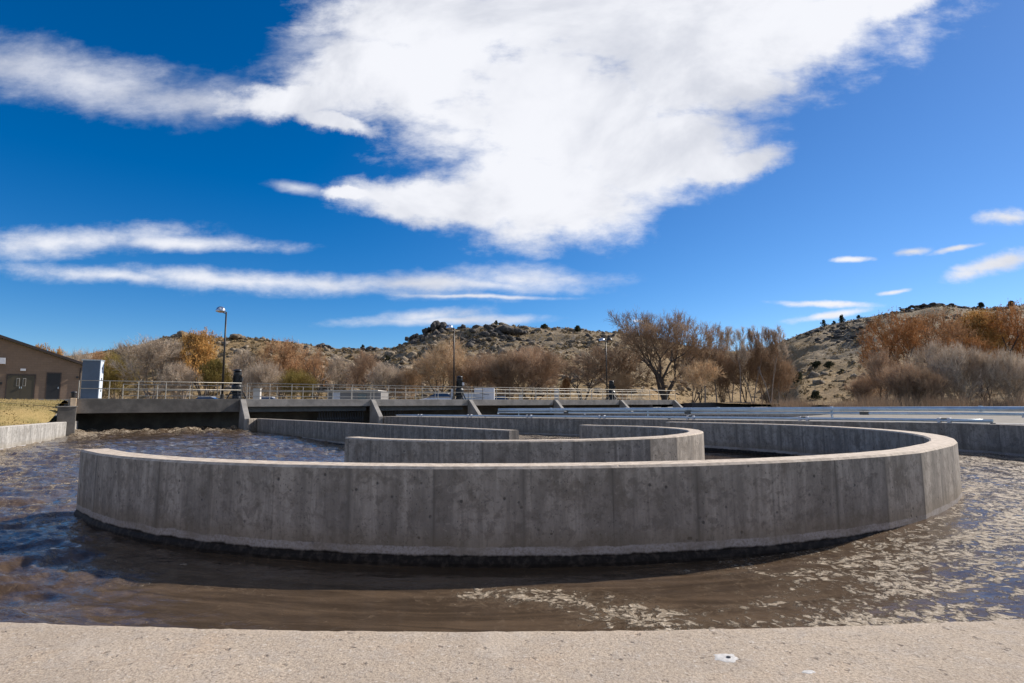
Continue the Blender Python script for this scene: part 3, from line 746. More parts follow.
# ================================================================== BUILDING
# gable front faces the basin; side wall runs along U
CR = at(81.8, 50.5, 1.5)                                         # near right corner
def hb(s, b, z): return CR+N*s+U*b+Vector((0,0,z))
HW = 5.75; EH = 2.95; AH = 5.05; DEP = 18.0
bl = empty('brown_building', CR, 'low brown block building with a dark gabled roof and two doors at the far left', 'building')
def hpart(mb, n, m, par=bl, **k):
    o = mb.build(n, m, None, **k); return inparent(o, bl) if par is bl else o
wl = MB(); pts = [(0,0),(0,EH),(-HW,AH),(-2*HW,EH),(-2*HW,0)]
wl.add([hb(s,0,z) for s,z in pts]+[hb(s,.2,z) for s,z in pts], [(4,3,2,1,0),(5,6,7,8,9)]+[(i,(i+1)%5,5+(i+1)%5,5+i) for i in range(5)])
wl.uv = [[(pts[i][0],pts[i][1]) for i in (4,3,2,1,0)], [(pts[i][0],pts[i][1]) for i in range(5)]]+[[(0,0)]*4]*5
gw = hpart(wl, 'gable_wall', M['block'])
hpart(MB().box(hb(-.1, DEP/2+.1, EH/2), N*.1, U*(DEP/2-.1), Vector((0,0,EH/2))), 'side_wall', M['block_sunlit'])
hpart(MB().box(hb(-2*HW+.1, DEP/2+.1, EH/2), N*.1, U*(DEP/2-.1), Vector((0,0,EH/2))), 'side_wall', M['block'])
for sg in (0, 1):
    rf = MB(); e0 = (.45, EH-.13) if sg == 0 else (-2*HW-.45, EH-.13); ap = (-HW, AH+.06)
    vs = []
    for b in (-.35, DEP+.35):
        for (s, z) in (e0, ap, (ap[0], ap[1]+.22), (e0[0], e0[1]+.22)): vs.append(hb(s, b, z+.02))
    rf.add(vs, [(0,1,2,3),(7,6,5,4),(0,4,5,1),(1,5,6,2),(2,6,7,3),(3,7,4,0)]); ro = hpart(rf, 'roof', M['roof'])
def onwall(s0, s1, z0, z1, n, m, dep=.03, par=bl, b=-.0):
    return hpart(MB().box(hb((s0+s1)/2, b-dep/2-.002, (z0+z1)/2), N*(s1-s0)/2, U*dep/2, Vector((0,0,(z1-z0)/2))), n, m)
def px_s(x):
    "offset along the gable front seen at column x"
    r = ray(x, 390); k = r.x; return (CR.x-k*CR.y)/(k*N.y-N.x)
onwall(px_s(6), px_s(20), 0, 2.05, 'door', M['door_olive']); onwall(px_s(20.25), px_s(34), 0, 2.05, 'door', M['door_olive'])
for x0, x1, zt in ((5.2, 34.8, 2.05), (45.3, 60.3, 2.25)):
    onwall(px_s(x0), px_s(x1), zt+.002, zt+.09, 'door_frame', M['roof'], .05); onwall(px_s(x0), px_s(x0)+.07, 0, zt, 'door_frame', M['roof'], .05); onwall(px_s(x1)-.07, px_s(x1), 0, zt, 'door_frame', M['roof'], .05)
for x in (19.4, 21.2, 58.0): onwall(px_s(x)-.02, px_s(x)+.02, .95, 1.1, 'handle', M['galv'], .06, b=-.042)
hpart(MB().tube([hb(-.25, -.06, .1), hb(-.25, -.06, EH-.15)], .045, 8), 'downpipe', M['roof'])
for x in (17.3, 23.7): 
    c = px_s(x); onwall(c-.10, c+.10, 1.15, 1.80, 'door_window', M['shed_roof'], .01, b=-.032); onwall(c-.075, c+.075, 1.18, 1.77, 'pane', M['door_olive'], .01, b=-.044)
onwall(px_s(45.9), px_s(59.7), 0, 2.25, 'door', M['door_dark'], .04)
onwall(px_s(18.8), px_s(24), 2.42, 2.60, 'wall_light', M['white_plastic'], .18)
onwall(px_s(-3), px_s(3.0), 2.95, 3.45, 'floodlight', M['white_plastic'], .25)
onwall(px_s(75), px_s(77.6), 1.9, 2.05, 'wall_light', M['door_dark'], .2)
onwall(px_s(-1), px_s(1.5), 1.25, 1.45, 'wall_box', M['door_dark'], .1)
hpart(MB().box(hb(-.08, -.012, EH/2-.2), N*.09, U*.01, Vector((0,0,EH/2-.2))), 'sunlit_strip', M['block_sunlit'])  # added pale strip, painted to read as the sunlit edge of the side wall
hpart(MB().box(hb(-6, -1.2, -.03), N*7.2, U*1.15, Vector((0,0,.07))), 'entrance_slab', M['concrete_plain'])

# ================================================================== PIPES on the walkway
def off_path(off, y0, y1, z):
    out = []
    P = [p for p in r2 if p.y > 6]
    for i, p in enumerate(P):
        d = (P[min(i+1, len(P)-1)]-P[max(i-1,0)]).normalized(); r = Vector((d.y, -d.x, 0)); q = p+r*off
        if y0 <= q.y <= y1: out.append(q+Vector((0,0,z)))
    # straighten: keep ends and blend
    return smooth_path([(q.x, q.y) for q in out[::3]+[out[-1]]], 1.2)
def pipe(name, off, y0, y1, z, r, mat, label, sup=True, every=3, grp=None):
    pts = off_path(off, y0, y1, 0); e = empty(name, pts[0]+Vector((0,0,z)), label, 'pipe', grp)
    o0 = e.location
    MB().tube([p+Vector((0,0,z))-o0 for p in pts], r, 14).build('pipe_body', mat, e, True)
    return e, pts
base_off = .46
e1, pp = pipe('long_pipe', 1.05, 11, 37.5, .47, .085, M['galv'], 'thicker upper galvanised pipe running along the right hand walkway, top of the pair', grp='long galvanised pipes on the right walkway')
for i, p in enumerate(pp):
    if i % 4 == 2:
        q = p+Vector((0,0,.47))-e1.location; d = (pp[min(i+1,len(pp)-1)]-pp[i-1]).normalized()
        MB().tube([q-d*.05, q+d*.05], .105, 14).build('flange', M['galv'], e1)
    if i % 7 == 3:
        q = p-e1.location; MB().box(q+Vector((0,0,.21)), Vector((.03,0,0)), Vector((0,.03,0)), Vector((0,0,.19))).build('support_post', M['galv'], e1)
e2, p2 = pipe('long_pipe', .98, 11, 37.5, .30, .05, M['galv'], 'thinner galvanised pipe slung directly under the thick upper pipe on the right walkway', grp='long galvanised pipes on the right walkway')
for i, p in enumerate(p2):
    if i % 5 == 1:
        q = p+Vector((0,0,.30))-e2.location; d = (p2[min(i+1,len(p2)-1)]-p2[i-1]).normalized()
        MB().box(q+Vector((0,0,-.06)), d*.035, Vector((-d.y,d.x,0))*.035, Vector((0,0,.045))).build('clamp', M['white_plastic'], e2)
    if i % 6 == 4:
        q = p+Vector((0,0,.30))-e2.location; d = (p2[min(i+1,len(p2)-1)]-p2[i-1]).normalized()
        MB().box(q+d*.05, d*.16, Vector((-d.y,d.x,0))*.06, Vector((0,0,.06))).build('valve', M['galv_dark'], e2)
e3, p3 = pipe('long_pipe', .36, 18.2, 43.0, .085, .058, M['galv'], 'low galvanised pipe lying on the rim of the right hand tank wall', grp='long galvanised pipes on the right walkway')
for i, p in enumerate(p3):
    if i % 4 == 1:
        q = p+Vector((0,0,.085))-e3.location; d = (p3[min(i+1,len(p3)-1)]-p3[i-1]).normalized(); y_ = Vector((-d.y, d.x, 0))
        c = MB()
        c.box(q, d*.05, y_*.075, Vector((0,0,.085))); c.box(q+d*.30, d*.05, y_*.075, Vector((0,0,.085)))
        c.build('saddle', M['white_plastic'], e3, bevel=.02)
        MB().tube([q+d*.06+Vector((0,0,.03)), q+d*.24+Vector((0,0,.03))], .05, 8).build('clamp', M['galv_dark'], e3)
    if i % 5 == 0: 
        q = p+Vector((0,0,.0))-e3.location; MB().box(q+Vector((0,0,.012)), Vector((.05,0,0)), Vector((0,.05,0)), Vector((0,0,.012))).build('pad', M['galv_dark'], e3)

# dark tank rim seen right of the bridge end
t3 = empty('tank_cover', at(716, 66, .3), 'long low dark cover beyond the right end of the bridge, under the slim trees', 'cover')
q = Vector((0,0,0)); X_ = Vector((1,0,0))
MB().box((0,0,.30), X_*3.3, (0,1.6,0), (0,0,.32)).build('cover_body', M['void'], t3, bevel=.03); MB().box((0,0,.64), X_*3.36, (0,1.66,0), (0,0,.02)).build('rim', M['concrete_plain'], t3)

# ================================================================== YARD: shed, vehicles, boxes
sh = empty('grey_shed', at(359, 62, .82), 'long low grey shed with a pale roof edge behind the railing', 'shed')
MB().box((0,0,.78), (2.75,0,0), (0,1.8,0), (0,0,.78)).build('shed_wall', M['shed'], sh); MB().box((-.25,0,1.62), (2.75,0,0), (0,2.1,0), (0,0,.055)).build('roof', M['shed_roof'], sh)
MB().box((-1.9,-1.83,.75), (.40,0,0), (0,.025,0), (0,0,.70)).build('door', M['white_plastic'], sh)
MB().box((.8,-1.83,.95), (.45,0,0), (0,.025,0), (0,0,.28)).build('window', M['glass'], sh)
def car(p, rz, label, k=1.0):
    e = empty('parked_car', p, label, 'car', 'vehicles parked behind the bridge', rz); e.scale = (k,k,k)
    # side profile extruded with tumblehome
    lo = [(-2.2,.35),(-2.25,.75),(-2.1,.98),(-1.2,1.05),(1.0,1.05),(2.0,.92),(2.25,.70),(2.25,.35)]
    mb = MB(); n = len(lo); ys = [-.86,-.90,.90,.86]
    for y in (-.88, .88):
        for x, z in lo: mb.v.append((x, y*(1 if z < .9 else .96), z))
    mb.f = [tuple(range(n)), tuple(range(2*n-1, n-1, -1))]+[(i, n+i, n+(i+1)%n, (i+1)%n) for i in range(n)]
    body = mb.build('body', M['car'], e, bevel=.06)
    g = [(-1.75,1.02,.80),(-1.15,1.52,.66),(.25,1.54,.66),(1.15,1.02,.78)]
    mb = MB(); 
    for sg in (-1,1):
        for x,z,y in g: mb.v.append((x, sg*y, z))
    mb.f = [(0,1,2,3),(7,6,5,4),(0,4,5,1),(2,6,7,3),(1,5,6,2)]
    MB_ = mb.build('cabin_glass', M['glass'], e)
    MB().box((-.45,0,1.535), (.72,0,0), (0,.66,0), (0,0,.03)).build('roof', M['car'], e, bevel=.02)
    for x in (-1.4, 1.4):
        for y in (-.84, .84):
            w = MB().lathe((x, y-.1, .34), [(.18,0),(.34,.02),(.34,.18),(.18,.2)], 18, Vector((0,1,0))).build('wheel', M['tyre'], e)
    for y in (-.6, .6): MB().box((2.245,y,.72), (.02,0,0), (0,.16,0), (0,0,.07)).build('headlight', M['glass'], e)
car(at(211, 58, .45), R(8), 'white car behind the left lamp pole, leftmost of the parked vehicles', .9)
car(at(262, 56, .35), R(-170), 'pale car partly hidden by the railing right of the first motor', .9)
car(at(438, 60, .6), R(178), 'white car with a blue windscreen just left of the middle motor', .95)
car(at(497, 74, .6), R(178), 'white car peeking out right of the white equipment box', .9)
wb = empty('equipment_box', at(484.5, 55.5, .84), 'big white equipment box behind the railing right of the middle motor', 'box')
MB().box((0,0,.80), (.95,0,0), (0,.7,0), (0,0,.80)).build('box_body', M['white_plastic'], wb, bevel=.03); MB().box((-1.5,0,.55), (.52,0,0), (0,.6,0), (0,0,.55)).build('side_box', M['car'], wb, bevel=.03)
MB().box((.2,-.71,1.0), (.28,0,0), (0,.015,0), (0,0,.02)).build('vent', M['galv_dark'], wb)
for x, d, w, h_, l in ((521, 66, .22, 1.15, 'slim white bollard box behind the railing in the middle'), (257, 50, .3, 1.55, 'pale upright control post right of the first motor'), (556.5, 62, .22, 1.7, 'pale upright panel at the bend of the railing left of the right lamp')):
    e = empty('control_post', at(x, d, .84), l, 'post', 'small control posts in the yard')
    MB().box((0,0,h_/2), (w,0,0), (0,.15,0), (0,0,h_/2)).build('housing', M['shed_roof'], e, bevel=.02); MB().box((0,0,h_+.02), (w+.04,0,0), (0,.19,0), (0,0,.02)).build('cap', M['concrete_plain'], e)

# ================================================================== TERRAIN
RIDGE = [(-900,372),(-300,368),(0,362),(60,357),(100,352),(140,345),(165,337),(200,336),(250,338),(300,343),(330,347),(365,350),(392,349),(408,342),(425,335),(438,329),(452,328),(470,328),(500,325),(530,327),(570,329),(610,332),(640,335),(665,341),(700,349),(740,352),(770,347),(790,338),(815,329),(845,321),(880,315),(915,309),(942,304),(965,306),(990,308),(1024,305),(1200,300),(2200,315)]
def ridge_y(x):
    for (a, ya), (b, yb) in zip(RIDGE, RIDGE[1:]):
        if a <= x <= b: return ya+(yb-ya)*(x-a)/(b-a)
    return RIDGE[0][1] if x < 0 else RIDGE[-1][1]
def colx(t): return 512+F*t/1.0064                               # column of azimuth tangent near the horizon
def lerp_tab(x, tab):
    if x <= tab[0][0]: return tab[0][1]
    for (a, ya), (b, yb) in zip(tab, tab[1:]):
        if a <= x <= b: t = (x-a)/(b-a); t = t*t*(3-2*t); return ya+(yb-ya)*t
    return tab[-1][1]
RD = [(0,210),(300,230),(400,240),(520,235),(640,250),(700,340),(760,380),(820,330),(900,300),(1024,290)]
FT = [(0,125),(300,120),(400,105),(640,110),(700,150),(760,170),(800,105),(900,95),(1024,95)]
def tz(t, d):
    "terrain height at azimuth tangent t, forward distance d"
    x = colx(t); rd = lerp_tab(x, RD); ft = lerp_tab(x, FT); yy = ridge_y(x)
    zr = EYE.z+ray(x, yy).z*rd
    base = lerp_tab(x, [(0, 1.35), (250, .85), (640, .8), (760, .55), (1024, .45)])
    q = (d-ft)/(rd-ft); X = t*d
    rough = 1
    if q <= 0: z = base+.25*max(0, (d-70)/60)*noise.noise(Vector((X*.05, d*.05, 0))); rough = .12
    elif q <= 1:
        e = q**1.15; z = base+(zr-base)*(e*.88+.12*math.sin(q*math.pi/2)); rough = .12+.88*min(1, q*3)*(1-.6*max(0, q-.8)/.2)
    else: z = zr-(q-1)*(rd-ft)*.12
    v = Vector((X*.03, d*.03, 1.3))
    z += rough*(3.9*(noise.fractal(v*1.4, .9, 2.1, 5)) + 1.3*abs(noise.noise(Vector((X*.11, d*.11, 7)))) - .5)*(1 if q < 1 else .6)*(.35 if q > .85 else 1)
    # a grassy terrace at the foot of the right hill
    return z
def terrain():
    nx, nd = 560, 210; T = [math.tan(R(-58+118*i/(nx-1))) for i in range(nx)]; rows = []; rk = []
    for j in range(nd):
        u = j/(nd-1); row = []
        for t in T:
            x = colx(t); d0 = lerp_tab(x, [(-400, 80), (0, 78), (250, 74), (500, 74), (640, 72), (760, 60), (1024, 50), (1500, 40)])
            rd = lerp_tab(x, RD); d = d0+(rd*1.45-d0)*u**1.25; z = tz(t, d); row.append((t*d, d, z))
            ft = lerp_tab(x, FT); q = (d-ft)/(rd-ft)
            r_ = 0 if q < .05 else min(1, (q-.05)*3)
            r_ *= lerp_tab(x, [(200,.25),(280,.45),(330,.95),(410,1.0),(470,.72),(600,.62),(700,.35),(790,.50),(850,.72),(900,.65),(1024,.6)])
            rk.append(r_)
        rows.append(row)
    o = sheet('hills', rows, M['terrain']); a = o.data.attributes.new('rocky', 'FLOAT', 'POINT'); a.data.foreach_set('value', rk)
terrain()

# ------------------------------------------------------------------ hillside boulders and scrub
def ico(sub):
    bm = bmesh.new(); bmesh.ops.create_icosphere(bm, subdivisions=sub, radius=1); bm.verts.ensure_lookup_table()
    v = np.array([x.co[:] for x in bm.verts]); f = np.array([[q.index for q in x.verts] for x in bm.faces]); bm.free(); return v, f
IV, IF = ico(1); IV2, IF2 = ico(2)
def blobs(name, items, mat, hi=False, rough=.35, seed=1, flat=True):
    "items: (x,y,z,sx,sy,sz,rot)"
    g = np.random.default_rng(seed); V0, F0 = (IV2, IF2) if hi else (IV, IF); vs, fs = [], []; o = 0
    for (x, y, z, sx, sy, sz, rt) in items:
        k = 1+g.uniform(-rough, rough, len(V0))*(1 if hi else 1.45); v = V0*k[:, None]*np.array([sx, sy, sz]); c, s_ = math.cos(rt), math.sin(rt)
        v = np.stack([v[:,0]*c-v[:,1]*s_, v[:,0]*s_+v[:,1]*c, v[:,2]], 1)+np.array([x, y, z]); vs.append(v); fs.append(F0+o); o += len(v)
    me = bpy.data.meshes.new(name); v = np.concatenate(vs); f = np.concatenate(fs)
    me.vertices.add(len(v)); me.vertices.foreach_set('co', v.ravel()); me.loops.add(f.size); me.loops.foreach_set('vertex_index', f.ravel())
    me.polygons.add(len(f)); me.polygons.foreach_set('loop_start', np.arange(0, f.size, 3)); me.update(); me.materials.append(mat)
    ob = bpy.data.objects.new(name, me); COL.objects.link(ob); return ob
def hill_pt(x, q):
    rd = lerp_tab(x, RD); ft = lerp_tab(x, FT); d = ft+(rd-ft)*q; t = (x-512)/F*1.0064; return t, d, tz(t, d)
rocks, darks, bush = [], [], []
while len(rocks) < 2600:
    x = RNG.uniform(140, 1060); q = RNG.uniform(.08, 1.0)
    w = lerp_tab(x, [(140,.12),(200,.2),(280,.3),(330,.9),(410,1),(470,.6),(600,.45),(700,.2),(780,.08),(850,.30),(1024,.3)])
    if noise.noise(Vector((x*.02, q*4, 3)))*.6+.55 < RNG.uniform(0,1) or RNG.uniform(0,1) > w: continue
    t, d, z = hill_pt(x, q); s = RNG.uniform(.2, 1.0)**3*1.5+.22
    rocks.append((t*d, d, z+.1*s, s*RNG.uniform(.7,1.3), s*RNG.uniform(.7,1.2), s*RNG.uniform(.45,.85), RNG.uniform(0, 6)))
while len(darks) < 700:
    x = RNG.uniform(330, 1060); q = RNG.uniform(.35, 1.0)
    m_ = 0
    for (cx, cq, rx, rq) in ((505,.80,38,.13),(600,.82,16,.06),(430,.93,26,.10),(470,.74,22,.10),(846,.72,36,.26),(815,.86,24,.12),(925,.95,40,.07),(990,.93,34,.07),(365,.95,40,.05),(700,.97,60,.06),(770,.97,40,.05)):
        m_ = max(m_, 1.25-math.hypot((x-cx)/rx, (q-cq)/rq))
    if m_+.35*noise.noise(Vector((x*.06, q*14, 9))) < RNG.uniform(.35, 1.1): continue
    t, d, z = hill_pt(x, q); s = RNG.uniform(.3, 1.0)**2*1.25+.25
    darks.append((t*d, d, z+.15*s, s*RNG.uniform(.8,1.5), s, s*RNG.uniform(.5,.9), RNG.uniform(0, 6)))
tag(blobs('hillside_boulders', rocks, M['rock'], seed=2), kind='stuff')
tag(blobs('dark_scree', darks, M['rock_dark'], seed=3), kind='stuff')
def crag(x, q, w, h, n, label, mat='rock_dark', seed=0):
    g = np.random.default_rng(seed+50); t, d, z = hill_pt(x, q); it = []
    for i in range(n):
        u = g.normal(0, .38); s = min(w*g.uniform(.14, .30), g.uniform(1.0, 2.0))*(1-.5*min(1, abs(u))); hh = h*max(.15, 1-abs(u)*1.3)*g.uniform(.5, 1.0)
        it.append((u*w, g.normal(0, .2)*w, hh*.55-.3, s, s, s*g.uniform(.7, 1.3)*min(1.3, h/w+.4), g.uniform(0, 6)))
    o = blobs('rock_outcrop', it, M[mat], True, .22, seed+9); o.location = (t*d, d, z); tag(o, label, 'rock', 'rock outcrops on the hills')
crag(439, .97, 7.5, 6.0, 34, 'rounded dark crag at the left shoulder of the middle hill, behind the middle lamp', seed=1)
crag(416, .96, 6, 3.2, 20, 'low dark rocks stepping down left of the rounded crag', seed=2)
crag(463, .98, 4, 2.4, 12, 'small rock knob just right of the rounded crag', seed=3)
crag(238, .98, 6, 2.6, 18, 'grey rock ledge on the left hill top just right of the left lamp', 'rock', seed=4)
crag(262, .98, 3.5, 2.0, 10, 'small grey rock knob farther right on the left hill top', 'rock', seed=5)
crag(183, .98, 7, 2.5, 18, 'rock ledge on the left hill top above the bare grey tree', 'rock', seed=6)
crag(505, .82, 9, 3.4, 60, 'broad dark outcrop high on the face of the middle hill', seed=7)
crag(930, .985, 17, 1.6, 60, 'long dark rim of rock along the highest point of the right hill', seed=8)
crag(323, .98, 5, 2.2, 14, 'dark rocks on the saddle between the left and middle hills', seed=9)
crag(850, .74, 14, 3.0, 40, 'big dark lava slope on the left face of the right hill', seed=10)

def leafblob(mb, c, r, n, size, g, flatz=.8, up=0.0):
    for i in range(n):
        v = g.normal(size=3); v /= np.linalg.norm(v)+1e-9; rr = r*g.uniform(.35, 1.0)**.5
        p = Vector((c[0]+v[0]*rr, c[1]+v[1]*rr, c[2]+v[2]*rr*flatz)); s = size*g.uniform(.6, 1.4)
        a = Vector(g.normal(size=3)).normalized(); b = a.orthogonal().normalized()
        o = len(mb.v); mb.v += [tuple(p-a*s), tuple(p+b*s*.8), tuple(p+a*s), tuple(p-b*s*.8)]; mb.f.append((o, o+1, o+2, o+3)); mb.tint.append(float(g.uniform(0, 1)))
sg = MB(); cnt = 0
while cnt < 6500:
    x = RNG.uniform(100, 1060); q = RNG.uniform(.01, 1.0)**.8
    if noise.noise(Vector((x*.03, q*6, 5)))+.55 < RNG.uniform(0, 1): continue
    t, d, z = hill_pt(x, q); s = RNG.uniform(.25, .8)
    leafblob(sg, (t*d, d, z+s*.4), s, 9, s*.5, RNG, .7); cnt += 1
tag(sg.build('sagebrush', M['sage']), kind='stuff')
def scrub(x, q, s, label, mat='lf_green', tall=1.0, seed=0):
    g = np.random.default_rng(seed+300); t, d, z = hill_pt(x, q); mb = MB()
    for i in range(9):
        zz = i/9; leafblob(mb, (g.normal(0,.34)*s*(1.1-zz), g.normal(0,.3)*s*(1.1-zz), s*(.15+tall*zz)), s*(.50-.22*zz), 60, s*.12, g)
    e = empty('juniper_bush', (t*d, d, z-.1), label, 'bush', 'dark junipers dotting the hills')
    mb.build('crown', M[mat], e); MB().tube([(0,0,-.3),(0,0,s*tall*.7)], [s*.10, s*.04], 6).build('trunk', M['bark'], e)
for i, (x, q, s, tl, lb) in enumerate(((363,.99,1.5,1.3,'lone juniper on the saddle skyline left of the middle hill'), (496,.99,1.4,1.3,'tiny lone tree on the very top of the middle hill'),
    (843,.985,2.7,1.5,'tallest dark juniper on the skyline of the right hill'), (825,.985,2.4,1.5,'second juniper on the right hill skyline, left of the tallest one'),
    (835,.985,1.7,1.0,'round low juniper between the two tall ones on the right skyline'), (860,.99,1.9,1.0,'low juniper on the skyline just right of the tallest one'),
    (984,.99,2.8,.9,'wide dark bush on the right hill top above the orange trees'), (1015,.99,2.8,.8,'dark bush at the far right end of the skyline'),
    (796,.17,2.0,1.1,'dark green bush at the left foot of the right hill'), (812,.05,1.5,.9,'dark bush in the dry field at the foot of the right hill'),
    (828,.27,1.7,.8,'dark green bush midway up the right hill slope'), (840,.22,1.2,.8,'small dark bush right of its neighbour on the lower right slope'),
    (807,.46,1.2,.9,'small dark bush alone on the left edge of the right hill'), (815,.28,1.9,.6,'low spreading scrub on the lower slope of the right hill'),
    (388,.6,1.6,.9,'dark bush among the pale boulders of the middle slope'), (578,.93,2.6,.8,'broad dark bush below the crest of the middle hill'),
    (620,.99,2.0,.7,'dark bush on the right crest of the middle hill'), (545,.99,2.2,.6,'low dark bush on the crest at the middle of the middle hill'))):
    scrub(x, q, s, lb, tall=tl, seed=i)

# ================================================================== TREES
def make_tree(seed, h, w, fork=.12, stems=1, shape='round', low=.1, spread=30, up=.10, L0=.30, ratio=.76, lmin=.05, r0=.3, twigs=9, tlen=.075, leaf=0, lsize=.1, lean=0.0, tw_w=.024, side=.5, gap=0.0, maxd=9):
    """recursive branching inside an envelope. returns (trunk MB, crown MB)"""
    g = np.random.default_rng(seed); segs = []
    def inside(p):
        z = p.z/h; x = p.x-lean*p.z; q = math.hypot(x, p.y)/(w*.5)
        if shape == 'round': c = (1+low)/2; k = math.hypot(q, (z-c)/(1-c+.0001) if z > c else (z-c)/(c-low+.12)*.8)
        elif shape == 'vase': k = q/(.30+.78*min(1, max(0, z-.02)/.55)**.8) if z < .62 else math.hypot(q/1.05, (z-.62)/.38)
        else: k = math.hypot(q, (z-.52)/.50)
        return k*(1+.22*noise.noise(Vector((p.x*3.2/w+seed*3.1, p.y*3.2/w, p.z*4/h))))
    def perp(d):
        v = Vector(g.normal(size=3)); v -= d*v.dot(d); return v.normalized()
    def grow(p, d, L, r, dep):
        n = 4 if dep < 2 else 3; ended = False
        for i in range(n):
            d = (d+Vector(g.normal(0, .085 if dep < 3 else .13, 3))+Vector((0,0,up*(1 if dep > 0 else .3)))+Vector((p.x-lean*p.z, p.y, 0))*(.06/w)).normalized()
            p2 = p+d*L/n; r2 = r*(.93 if dep else .955); segs.append((p, p2, r, r2, dep)); p, r = p2, r2
            if inside(p) > 1: ended = True; break
            if dep >= 1 and i < n-1 and L > h*lmin and g.uniform() < side:
                ax = perp(d); dd = (d*math.cos(R(52))+ax*math.sin(R(52))).normalized()
                grow(p, dd, L*g.uniform(.45,.7), r*.45, dep+2)
        if ended or dep >= maxd or L < h*lmin:
            return
        k = 2 if g.uniform() < .62 else 3; ax = perp(d); a0 = g.uniform(0, 6.28)
        for j in range(k):
            an = R(spread*g.uniform(.55, 1.25)); q = Matrix.Rotation(a0+j*2*math.pi/k+g.normal(0,.25), 3, d) @ ax
            dd = (d*math.cos(an)+q*math.sin(an)).normalized(); grow(p, dd, L*ratio*g.uniform(.82, 1.12), r*(.76 if k == 2 else .68)*g.uniform(.85,1.08), dep+1)
    for s_ in range(stems):
        a = s_*2*math.pi/stems+g.uniform(-.4,.4); t_ = R(g.uniform(.5,1.1)*spread*.95) if stems > 1 else R(3)
        d = Vector((math.cos(a)*math.sin(t_)+lean*.8, math.sin(a)*math.sin(t_)*.8, math.cos(t_))).normalized(); base = Vector((0,0,-.3))
        if fork > 0 and stems > 1: 
            top = Vector((0,0,fork*h*g.uniform(.5,1))); 
            if s_ == 0: segs.append((base, Vector((0,0,fork*h)), r0*1.25, r0*.95, 0))
            base = top*.8
        grow(base, d, h*L0*g.uniform(.85,1.15), r0*(1 if stems < 3 else .75), 0)
    P = np.array([q[1][:] for q in segs]); zmax = np.percentile(P[:,2], 99.7); xm = np.percentile(np.abs(P[:,0]-lean*P[:,2]), 98); kz = (h*.97)/zmax; kx = min(1.5, max(.7, w*.47/xm))
    tr = MB(); cr = MB()
    def T(p): return Vector((p.x*kx, p.y*kx, p.z*kz if p.z > 0 else p.z))
    fine = []
    for (p, q, ra, rb, dep) in segs:
        p, q = T(p), T(q); ra, rb = max(ra, tw_w*.8), max(rb, tw_w*.7)
        if ra > r0*.17 and ra > .035: tr.tube([p, q+(q-p)*.04], [ra, rb], 7 if ra > .12 else 5, False)
        else: cr.tube([p, q], [ra, rb], 3, False)
        if ra < max(.045, r0*.22): fine.append((p, q))
    cr.tint = [float(x) for x in g.uniform(0,.45,len(cr.f))]
    def ribbon(p, d, L, wd, tn):
        s_ = d.cross(Vector(g.normal(size=3))).normalized()*wd; m = p+d*L*.5+Vector(g.normal(size=3))*L*.06; e = p+d*L+Vector((0,0,L*.08))
        o = len(cr.v); cr.v += [tuple(p-s_), tuple(p+s_), tuple(m+s_*.8), tuple(m-s_*.8), tuple(e)]
        cr.f += [(o, o+1, o+2, o+3), (o+3, o+2, o+4)]; cr.tint += [tn, tn]; return e
    ctr = Vector((lean*h*.5, 0, h*.45)); 
    for (a, q) in fine:
        bd = (q-a); LL = bd.length; bd.normalize(); od = (q-ctr).normalized(); tn = min(1, max(0, .5+1.3*noise.noise(q*(2.2/w*2))+float(g.normal(0,.15)))); n = max(1, int(LL*twigs*g.uniform(.6,1.4)))
        if gap and noise.noise(q*(5/w)+Vector((seed,0,0))) < -gap: n = max(1, n//4)
        for k in range(n):
            s = a.lerp(q, g.uniform(0,1)); d = (bd*.8+od*.45+Vector(g.normal(0,.5,3))+Vector((0,0,.2))).normalized(); L = h*tlen*g.uniform(.5,1.2)
            tnn = min(1, max(0, tn+float(g.normal(0,.18)))); e = ribbon(s, d, L, tw_w*.75, tnn)
            for r_ in range(3):
                q_ = s.lerp(e, g.uniform(.2,.9)); dd = (d+Vector(g.normal(0,.5,3))).normalized(); e2 = ribbon(q_, dd, L*g.uniform(.35,.65), tw_w*.55, tnn)
                for l_ in range(leaf if r_ < 2 else 0):
                    c = q_.lerp(e2, g.uniform(0,1.1)); sz = lsize*g.uniform(.6,1.3); aa = Vector(g.normal(size=3)).normalized(); b_ = aa.orthogonal().normalized()
                    o = len(cr.v); cr.v += [tuple(c-aa*sz), tuple(c+b_*sz*.7), tuple(c+aa*sz), tuple(c-b_*sz*.7)]; cr.f.append((o,o+1,o+2,o+3)); cr.tint.append(tnn)
    print('TREE', seed, len(segs), len(fine), len(cr.f))
    return tr, cr
PROTO = {}
def proto(key, bark, crown, **k):
    tr, cr = make_tree(**k)
    e = bpy.data.objects.new('tree', None)
    def me(mb, nm, mat):
        m_ = bpy.data.meshes.new(nm); m_.from_pydata(mb.v, [], mb.f); m_.update()
        if mb.tint: a = m_.attributes.new('tint', 'FLOAT', 'FACE'); a.data.foreach_set('value', mb.tint[:len(mb.f)])
        m_.materials.append(M[mat]); return m_
    PROTO[key] = (me(tr, 'trunk', bark), me(cr, 'crown', crown), k['h'], k['w'])
